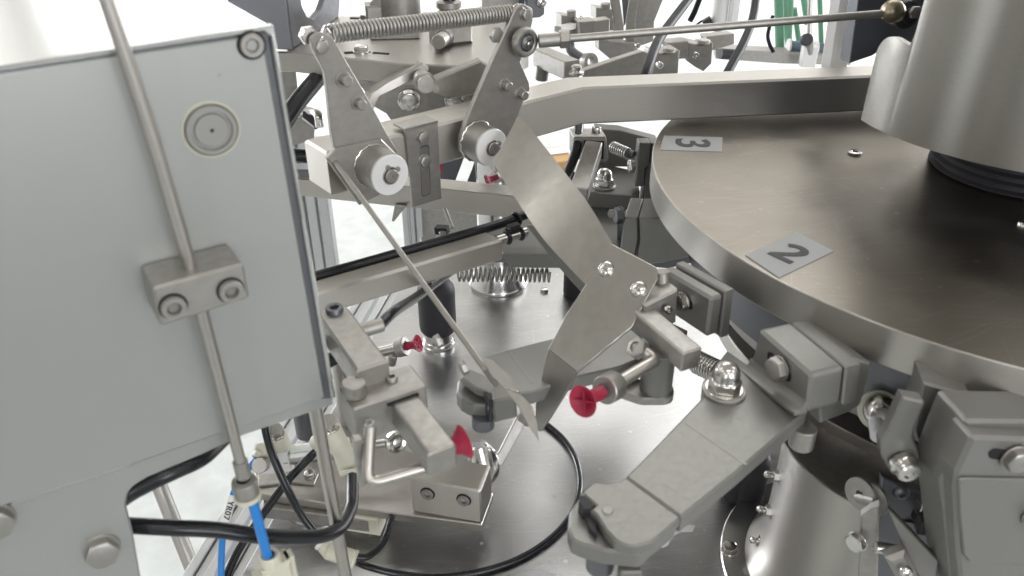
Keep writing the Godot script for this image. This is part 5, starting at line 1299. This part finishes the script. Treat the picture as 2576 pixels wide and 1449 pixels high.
	part(s, "side_port", rod(Shape.new(), at(840, 1108, 0.635), at(800, 1112, 0.70), 0.0075, 20), "cream")
	# upright rod in front
	var r0 := at(862, 1452, 0.60)
	t = thing("upright_rod", r0, "slim upright steel rod running down past the cream flow valve", "rod")
	part(t, "rod", rod(Shape.new(), Vector3(r0.x, TABLE, r0.z) + Vector3(0.004, 0, 0.0), Vector3(r0.x - 0.002, 1.26, r0.z - 0.002), 0.0046), "steel")
	part(t, "rod_foot", lathe(Shape.new(), Vector3(r0.x + 0.004, TABLE, r0.z), Vector3.UP, [0.02, 0, 0.02, 0.004, 0.010, 0.006, 0.0046, 0.008], 32), "darksteel")
	var q0 := at(868, 1010, 0.92)
	t = thing("support_tube", Vector3(q0.x, TABLE, q0.z), "grey round support tube behind the near cup holder", "tube")
	part(t, "tube", rod(Shape.new(), Vector3(q0.x, TABLE, q0.z), Vector3(q0.x, 1.0, q0.z), 0.0095), "steel")
	q0 = at(770, 1080, 0.85)
	t = thing("support_tube", Vector3(q0.x, TABLE, q0.z), "short dark tube under the box behind the air cylinder", "tube")
	part(t, "tube", rod(Shape.new(), Vector3(q0.x, 0.93, q0.z), Vector3(q0.x, 1.04, q0.z), 0.011), "darksteel")

# ---- loose hoses near the table
func hoses() -> void:
	var h := [
		["thick_hose", "thick glossy black hose looping from the box bracket up to the cream valve", [230, 1316, 0.47, 330, 1322, 0.475, 440, 1328, 0.48, 543, 1333, 0.49, 652, 1348, 0.505, 747, 1352, 0.53, 815, 1347, 0.55, 858, 1324, 0.57, 882, 1278, 0.595, 886, 1236, 0.61, 886, 1188, 0.625], 0.0050],
		["cover_hose", "black hose curving along under the base rim of the box", [560, 1105, 0.50, 508, 1152, 0.47, 440, 1184, 0.455, 372, 1216, 0.45, 310, 1252, 0.45, 240, 1310, 0.46], 0.0050],
		["long_hose", "black hose running down from the box to the cream tee", [664, 1060, 0.70, 672, 1100, 0.70, 687, 1148, 0.70, 719, 1222, 0.705, 756, 1291, 0.715, 788, 1334, 0.72, 814, 1370, 0.72], 0.0036],
		["loop_hose", "long black hose lying in a wide loop on the table plate", [884, 1408, 0.71, 930, 1427, 0.71, 1010, 1445, 0.705, 1100, 1452, 0.70, 1200, 1440, 0.715, 1300, 1408, 0.735, 1385, 1355, 0.765, 1440, 1290, 0.80, 1459, 1225, 0.84, 1450, 1160, 0.88, 1420, 1108, 0.92, 1378, 1070, 0.945, 1345, 1052, 0.955], 0.0033],
		["rising_hose", "black hose curving from the cream tee up behind the slab", [886, 1400, 0.715, 925, 1400, 0.72, 962, 1366, 0.735, 980, 1320, 0.75, 988, 1280, 0.765, 990, 1200, 0.80], 0.0032],
		["supply_hose", "black hose passing under the near cup holder arm to the box", [780, 950, 0.62, 820, 912, 0.63, 860, 892, 0.64, 900, 870, 0.66], 0.0058],
		["steep_hose", "dark hose at the top left between box and deck", [690, 345, 0.80, 745, 262, 0.83, 800, 196, 0.86, 830, 160, 0.88], 0.0092]]
	for q in h:
		var p := path(q[2])
		if q[0] == "loop_hose":
			for i in p.size(): p[i] = hy(q[2][3 * i], q[2][3 * i + 1], TABLE + 0.0034 + (0.012 if i < 2 else 0.0))
		var t := thing(q[0], p[p.size() / 2], q[1], "hose", "black hoses by the table")
		part(t, "hose", tube(Shape.new(), p, q[3], 16), "black")
	var t := thing("twin_cable", at(666, 1280, 0.75), "pair of thin black cables running side by side down to the left", "cable")
	for k in 2:
		var o := Vector3(0.0042, 0.001, 0.002) * k
		var p := path([795, 1128, 0.72, 760, 1164, 0.72, 720, 1207, 0.725, 666, 1280, 0.74, 597, 1381, 0.755, 560, 1462, 0.76])
		for i in p.size(): p[i] += o
		part(t, "cable", tube(Shape.new(), p, 0.0022, 10), "black")
	# blue hose with its marker sleeve
	t = thing("marked_hose", at(575, 1300, 0.72), "thin bright blue hose with a printed white sleeve", "hose")
	var bp := path([654, 1146, 0.745, 630, 1172, 0.74, 608, 1205, 0.735, 588, 1238, 0.73, 572, 1295, 0.725, 561, 1345, 0.72, 557, 1400, 0.715, 556, 1470, 0.71])
	part(t, "hose", tube(Shape.new(), bp, 0.0030, 14), "blue")
	var s0 := at(586, 1246, 0.7285)
	var s1 := at(564, 1322, 0.7225)
	part(t, "sleeve", rod(Shape.new(), s0, s1, 0.0040, 20), "paper")
	var dn := (s1 - s0).normalized()
	var vw := (eye - s0).normalized()
	word(t, "print", "YR07", s0.lerp(s1, 0.50) + vw * 0.0041, dn, vw.cross(dn), 0.0052, "ink")
	part(t, "push_ring", rod(Shape.new(), at(654, 1140, 0.746), at(646, 1153, 0.743), 0.0056, 20), "cream")
	# tee
	t = thing("hose_tee", at(846, 1390, 0.715), "cream plastic tee joining three black hoses behind the upright rod", "tee")
	part(t, "body", rod(Shape.new(), at(826, 1385, 0.716), at(890, 1407, 0.714), 0.0080, 24), "cream")
	part(t, "collar", rod(Shape.new(), at(887, 1406, 0.714), at(896, 1409, 0.714), 0.0086, 24), "cream")
	part(t, "branch", rod(Shape.new(), at(834, 1394, 0.716), at(812, 1366, 0.719), 0.0072, 24), "cream")
	part(t, "collar", rod(Shape.new(), at(814, 1369, 0.719), at(808, 1362, 0.7195), 0.0080, 24), "nylon")

# ---- what stands on the table plate
func table_details() -> void:
	var b := hy(1252, 748, TABLE)
	var c := b + Vector3(0, 0, -0.042)
	var t := thing("turned_pedestal", c, "turned bright steel foot flange standing on the table plate", "pedestal")
	part(t, "flange", lathe(Shape.new(), c, Vector3.UP, [0.0455, 0, 0.046, 0.003, 0.0455, 0.0065, 0.0445, 0.0085, 0.042, 0.013, 0.038, 0.020, 0.0345, 0.028, 0.032, 0.037, 0.0305, 0.05, 0.030, 0.30], 64), "polished")
	c = hy(1101, 889, TABLE) + Vector3(0, 0, -0.022)
	t = thing("grease_pot", c, "black rubber capped pot on a bright ring on the table plate", "pot")
	part(t, "ring_base", lathe(Shape.new(), c, Vector3.UP, [0.0215, 0, 0.022, 0.003, 0.0205, 0.004, 0.0205, 0.006, 0.021, 0.007, 0.0205, 0.009, 0.019, 0.010, 0.019, 0.035, 0, 0.035], 48), "polished")
	part(t, "rubber_body", lathe(Shape.new(), c, Vector3.UP, [0.019, 0.022, 0.0215, 0.023, 0.0235, 0.026, 0.0245, 0.032, 0.0245, 0.085, 0.0235, 0.09, 0.017, 0.099, 0.012, 0.102, 0.0115, 0.116, 0.009, 0.12, 0, 0.12], 48), "rubber")
	part(t, "mark", lathe(Shape.new(), c + Vector3(-0.006, 0.096, 0.0172), Vector3(0, 0.6, 0.8), [0.0018, 0, 0.0026, 0, 0.0026, 0.0006, 0.0018, 0.0006], 20), "paper")
	# far red cup on its short tube
	t = thing("small_cup_holder", at(1000, 885, 0.86), "small far red suction cup on a knurled collar, left of the black pot", "cup holder", "suction cup holders")
	var e := at(1052, 864, 0.86)
	var d := (at(1052, 864, 0.86) - at(960, 885, 0.875)).normalized()
	part(t, "tube", rod(Shape.new(), at(955, 886, 0.876), at(1010, 873, 0.867), 0.0062), "bright")
	part(t, "collar", lathe(Shape.new(), at(1000, 875, 0.868), d, [0, 0, 0.0102, 0, 0.0108, 0.0008, 0.0108, 0.010, 0.0102, 0.0108, 0.0055, 0.0108, 0.005, 0.009, 0, 0.009], 40), "satin")
	cup(t, e, d, 0.0098)
	part(t, "stem", rod(Shape.new(), at(990, 892, 0.87), at(985, 915, 0.88), 0.005), "satin")
	var by := 0
	for p in [[1369, 733, "small hexagon bolt in the table plate right of the round foot"], [1600, 998, "small hexagon bolt in the table plate below the guide cylinder"]]:
		t = thing("table_bolt", hy(p[0], p[1], TABLE), p[2], "bolt", "bolts in the table plate")
		fit(t, "bolt", "hex", hy(p[0], p[1], TABLE), Vector3.UP, 0.0112, "bright", 1.2)
	c = hy(1450, 757, TABLE) + Vector3(0, 0, -0.02)
	t = thing("black_plug", c, "black rubber plug on the table plate behind the wide blade", "plug")
	part(t, "plug", lathe(Shape.new(), c, Vector3.UP, [0.017, 0, 0.0185, 0.004, 0.0185, 0.045, 0.016, 0.05, 0, 0.05], 36), "rubber")
	c = hy(1872, 1262, TABLE) + Vector3(-0.0, 0, -0.012)
	t = thing("black_plug", c, "round black rubber plug beside the cam column, under the front gripper", "plug")
	part(t, "plug", lathe(Shape.new(), c, Vector3.UP, [0.020, 0, 0.0225, 0.004, 0.0225, 0.05, 0.018, 0.055, 0, 0.055], 36), "rubber")
	# thin film left on the plate
	t = thing("film_scrap", hy(1690, 1390, TABLE), "smear of dried whitish film on the table plate beside the front gripper", "film scrap")
	part(t, "scrap", plate(Shape.new(), flat(TABLE + 0.0006, [1662, 1372, 1674, 1356, 1695, 1340, 1728, 1320, 1750, 1322, 1742, 1338, 1712, 1338, 1690, 1350, 1680, 1372, 1666, 1378]), Vector3.UP, 0.0005, 0.0001), "nylon")
	# compression spring of the front gripper
	t = thing("gripper_spring", at(1770, 925, 0.6), "dark compression spring behind the bright dome nut", "spring")
	part(t, "coils", coil(Shape.new(), at(1752, 910, 0.60), at(1806, 936, 0.585), 0.0080, 0.0011, 8.0), "bright")
	part(t, "pin", rod(Shape.new(), at(1752, 910, 0.60), at(1812, 938, 0.585), 0.0050), "darksteel")
	t = thing("lid_plate", hy(1330, 1452, TABLE), "pale edge of a round lid on the table plate at the bottom", "lid")
	part(t, "lid", lathe(Shape.new(), hy(1345, 1540, TABLE), Vector3.UP, [0.0, 0.005, 0.042, 0.005, 0.0435, 0.004, 0.044, 0], 64), "extrusion")

# ---- lower right: links, brackets and the near gripper body
func lower_right() -> void:
	var n := Vector3(0.12, 0, 0.99).normalized()
	var pf := wall(n, at(2500, 1150, 0.46))
	var t := thing("pouch_gripper", at(2450, 1440, 0.45), "large grey gripper body at the lower right with a slotted bolt", "gripper", "grippers round the turntable")
	part(t, "clamp_plate", plate(Shape.new(), rounded(face(pf, [2447, 1099, 2680, 1108, 2680, 1500, 2420, 1500, 2408, 1380, 2400, 1230, 2405, 1190]), [0.003, 0, 0, 0, 0.004, 0.004, 0.004]), n, 0.02, 0.0022), "cast")
	var pb := wall(n, at(2500, 1150, 0.475))
	part(t, "back_plate", plate(Shape.new(), rounded(face(pb, [2432, 1058, 2680, 1060, 2680, 1500, 2396, 1500, 2377, 1297, 2366, 1216, 2398, 1134]), [0.003, 0, 0, 0, 0, 0.003, 0.003]), n, 0.03, 0.002), "cast")
	part(t, "recess_face", plate(Shape.new(), rounded(face(Plane(n, pf.d + 0.0016), [2410, 1202, 2680, 1206, 2680, 1430, 2440, 1416, 2424, 1396, 2414, 1300]), 0.003), n, 0.0016, 0.0012), "cast")
	part(t, "slot", plate(Shape.new(), rounded(face(Plane(n, pf.d + 0.0003), [2486, 1138, 2500, 1128, 2570, 1136, 2570, 1160, 2500, 1156, 2488, 1152]), 0.003), n, 0.0006, 0.0001), "gap")
	fit(t, "bolt", "hex", on(pf, 2548, 1146) + n * 0.001, n, 0.0135, "satin", 1.25)
	fit(t, "bolt", "hex", on(pf, 2596, 1290) + n * 0.002, n, 0.0135, "satin", 1.25)
	# its carrier rising to the disc
	t = thing("gripper_carrier", at(2340, 1120, 0.55), "grey cast carrier under the disc rim left of the lower right gripper", "carrier")
	var pc := wall(Vector3(-0.2, 0, 0.98), at(2350, 1050, 0.505))
	part(t, "carrier", plate(Shape.new(), rounded(face(pc, [2322, 962, 2440, 995, 2425, 1090, 2398, 1134, 2366, 1216, 2345, 1160, 2338, 1140, 2305, 1112, 2298, 1080]), [0, 0, 0, 0, 0.004, 0.006, 0.006, 0.006, 0.002]), pc.normal, 0.03, 0.0014), "cast")
	part(t, "cover_strip", plate(Shape.new(), face(wall(Vector3(-0.1, 0, 1), at(2460, 1020, 0.49)), [2424, 1018, 2600, 1046, 2600, 1064, 2432, 1058]), Vector3(-0.1, 0, 1), 0.03, 0.001), "cast")
	# follower link with roller
	t = thing("follower_link", at(2269, 1190, 0.55), "cast follower link with a round eye and pin, hanging under the disc", "link")
	var pk := wall(Vector3(-0.05, 0, 1), at(2270, 1150, 0.50))
	part(t, "link", plate(Shape.new(), rounded(face(pk, [2272, 1000, 2330, 1012, 2302, 1078, 2298, 1100, 2316, 1148, 2306, 1180, 2272, 1196, 2240, 1186, 2219, 1150, 2216, 1112, 2236, 1080]), [0, 0.003, 0.002, 0.004, 0.006, 0.008, 0.01, 0.01, 0.01, 0.006, 0.002], 6), pk.normal, 0.010, 0.0014), "cast")
	part(t, "pin", lathe(Shape.new(), on(pk, 2268, 1160), Vector3(0.12, -0.1, 1), [0.0085, 0, 0.0088, 0.004, 0.0075, 0.006, 0.0075, 0.010, 0.0065, 0.011, 0.004, 0.011, 0.004, 0.0098, 0, 0.0098], 32), "bright")
	t = thing("cam_roller", at(2228, 1040, 0.57), "steel cam roller with a pale washer beside the follower link", "roller")
	part(t, "roller", lathe(Shape.new(), at(2214, 1030, 0.585), at(2232, 1056, 0.555) - at(2214, 1030, 0.585), [0, -0.01, 0.0105, -0.01, 0.0115, -0.008, 0.0115, 0.004, 0.008, 0.006, 0.005, 0.006, 0.005, 0.016, 0, 0.016], 36), "bright")
	part(t, "washer", lathe(Shape.new(), at(2214, 1036, 0.582), at(2232, 1056, 0.555) - at(2214, 1030, 0.585), [0.0115, -0.006, 0.0150, -0.006, 0.0150, -0.003, 0.0115, -0.003], 36), "cream")
	part(t, "arm", plate(Shape.new(), face(wall(Vector3(0.2, 0, 1), at(2230, 990, 0.60)), [2230, 940, 2290, 950, 2270, 1050, 2232, 1075, 2190, 1075, 2180, 1030]), Vector3(0.2, 0, 1), 0.008, 0.001), "cast")
	part(t, "axle", rod(Shape.new(), at(2205, 1060, 0.575), at(2210, 1100, 0.56), 0.0055), "nylon")
	# bracket and pivot on the column's right side
	t = thing("pivot_bracket", at(2185, 1460, 0.60), "upright steel bracket with a clevis eye at the right of the cam column", "bracket")
	var pp := wall(Vector3(-0.35, 0, 0.94), at(2180, 1380, 0.572))
	part(t, "bracket_plate", plate(Shape.new(), face(pp, [2166, 1300, 2192, 1282, 2212, 1274, 2206, 1560, 2152, 1560, 2160, 1420]), pp.normal, 0.008, 0.001), "satin")
	for p in [[2166, 1242, 0.578], [2196, 1256, 0.573]]:
		part(t, "clevis_eye", lathe(Shape.new(), at(p[0], p[1], p[2]), Vector3(-0.85, 0.1, 0.5), [0.003, -0.0015, 0.0125, -0.0015, 0.0125, 0.0015, 0.003, 0.0015, 0.003, -0.0015], 36), "satin")
	part(t, "clevis_pin", rod(Shape.new(), at(2158, 1250, 0.583), at(2206, 1262, 0.568), 0.0045), "satin")
	fit(t, "bolt", "hex", at(2158, 1360, 0.568), Vector3(-0.8, 0, 0.6), 0.0125, "bright", 1.2)
	t = thing("dark_plate", at(2300, 1300, 0.66), "dark plate with a small screw behind the pivot bracket", "plate")
	var pd := wall(Vector3(-0.1, 0, 1), at(2260, 1250, 0.567))
	part(t, "plate", plate(Shape.new(), face(pd, [2218, 1198, 2300, 1238, 2345, 1262, 2440, 1560, 2196, 1560, 2212, 1330]), pd.normal, 0.006, 0.001), "darksteel")
	fit(t, "screw", "button", on(pd, 2267, 1239), pd.normal, 0.012, "darksteel")
	t = thing("slanted_bar", at(2320, 1430, 0.6), "slanted flat grey bar behind the lower right gripper", "bar")
	var ps := wall(Vector3(-0.5, 0.3, 0.8), at(2300, 1360, 0.548))
	part(t, "bar", plate(Shape.new(), face(ps, [2232, 1278, 2246, 1290, 2362, 1412, 2356, 1460, 2318, 1460, 2274, 1394, 2260, 1350]), ps.normal, 0.006, 0.001), "cast")
	t = thing("tie_rod", at(2230, 1380, 0.68), "thin round tie rod behind the slanted bar", "rod")
	part(t, "rod", rod(Shape.new(), at(2200, 1376, 0.556), at(2290, 1390, 0.556), 0.0042), "bright")
	t = thing("bright_shaft", at(2340, 1275, 0.66), "short bright shaft end beside the lower right gripper", "shaft")
	part(t, "shaft", rod(Shape.new(), at(2308, 1270, 0.556), at(2390, 1288, 0.556), 0.0062), "bright")
	part(t, "shaft_block", block(Shape.new(), at(2362, 1312, 0.553), Vector3(1, 0, 0.2), Vector3.UP, Vector3(0.03, 0.012, 0.02), 0.001), "rubber")
	t = thing("clip", at(2270, 1425, 0.66), "small steel clip with a bright screw at the bottom right", "clip")
	part(t, "clip", block(Shape.new(), at(2266, 1420, 0.552), Vector3(0.5, -0.8, 0.1), Vector3(0.8, 0.5, 0), Vector3(0.03, 0.014, 0.012), 0.003), "satin")
	fit(t, "screw", "button", at(2280, 1438, 0.542), Vector3(0, 0.5, 0.8), 0.009, "bright")
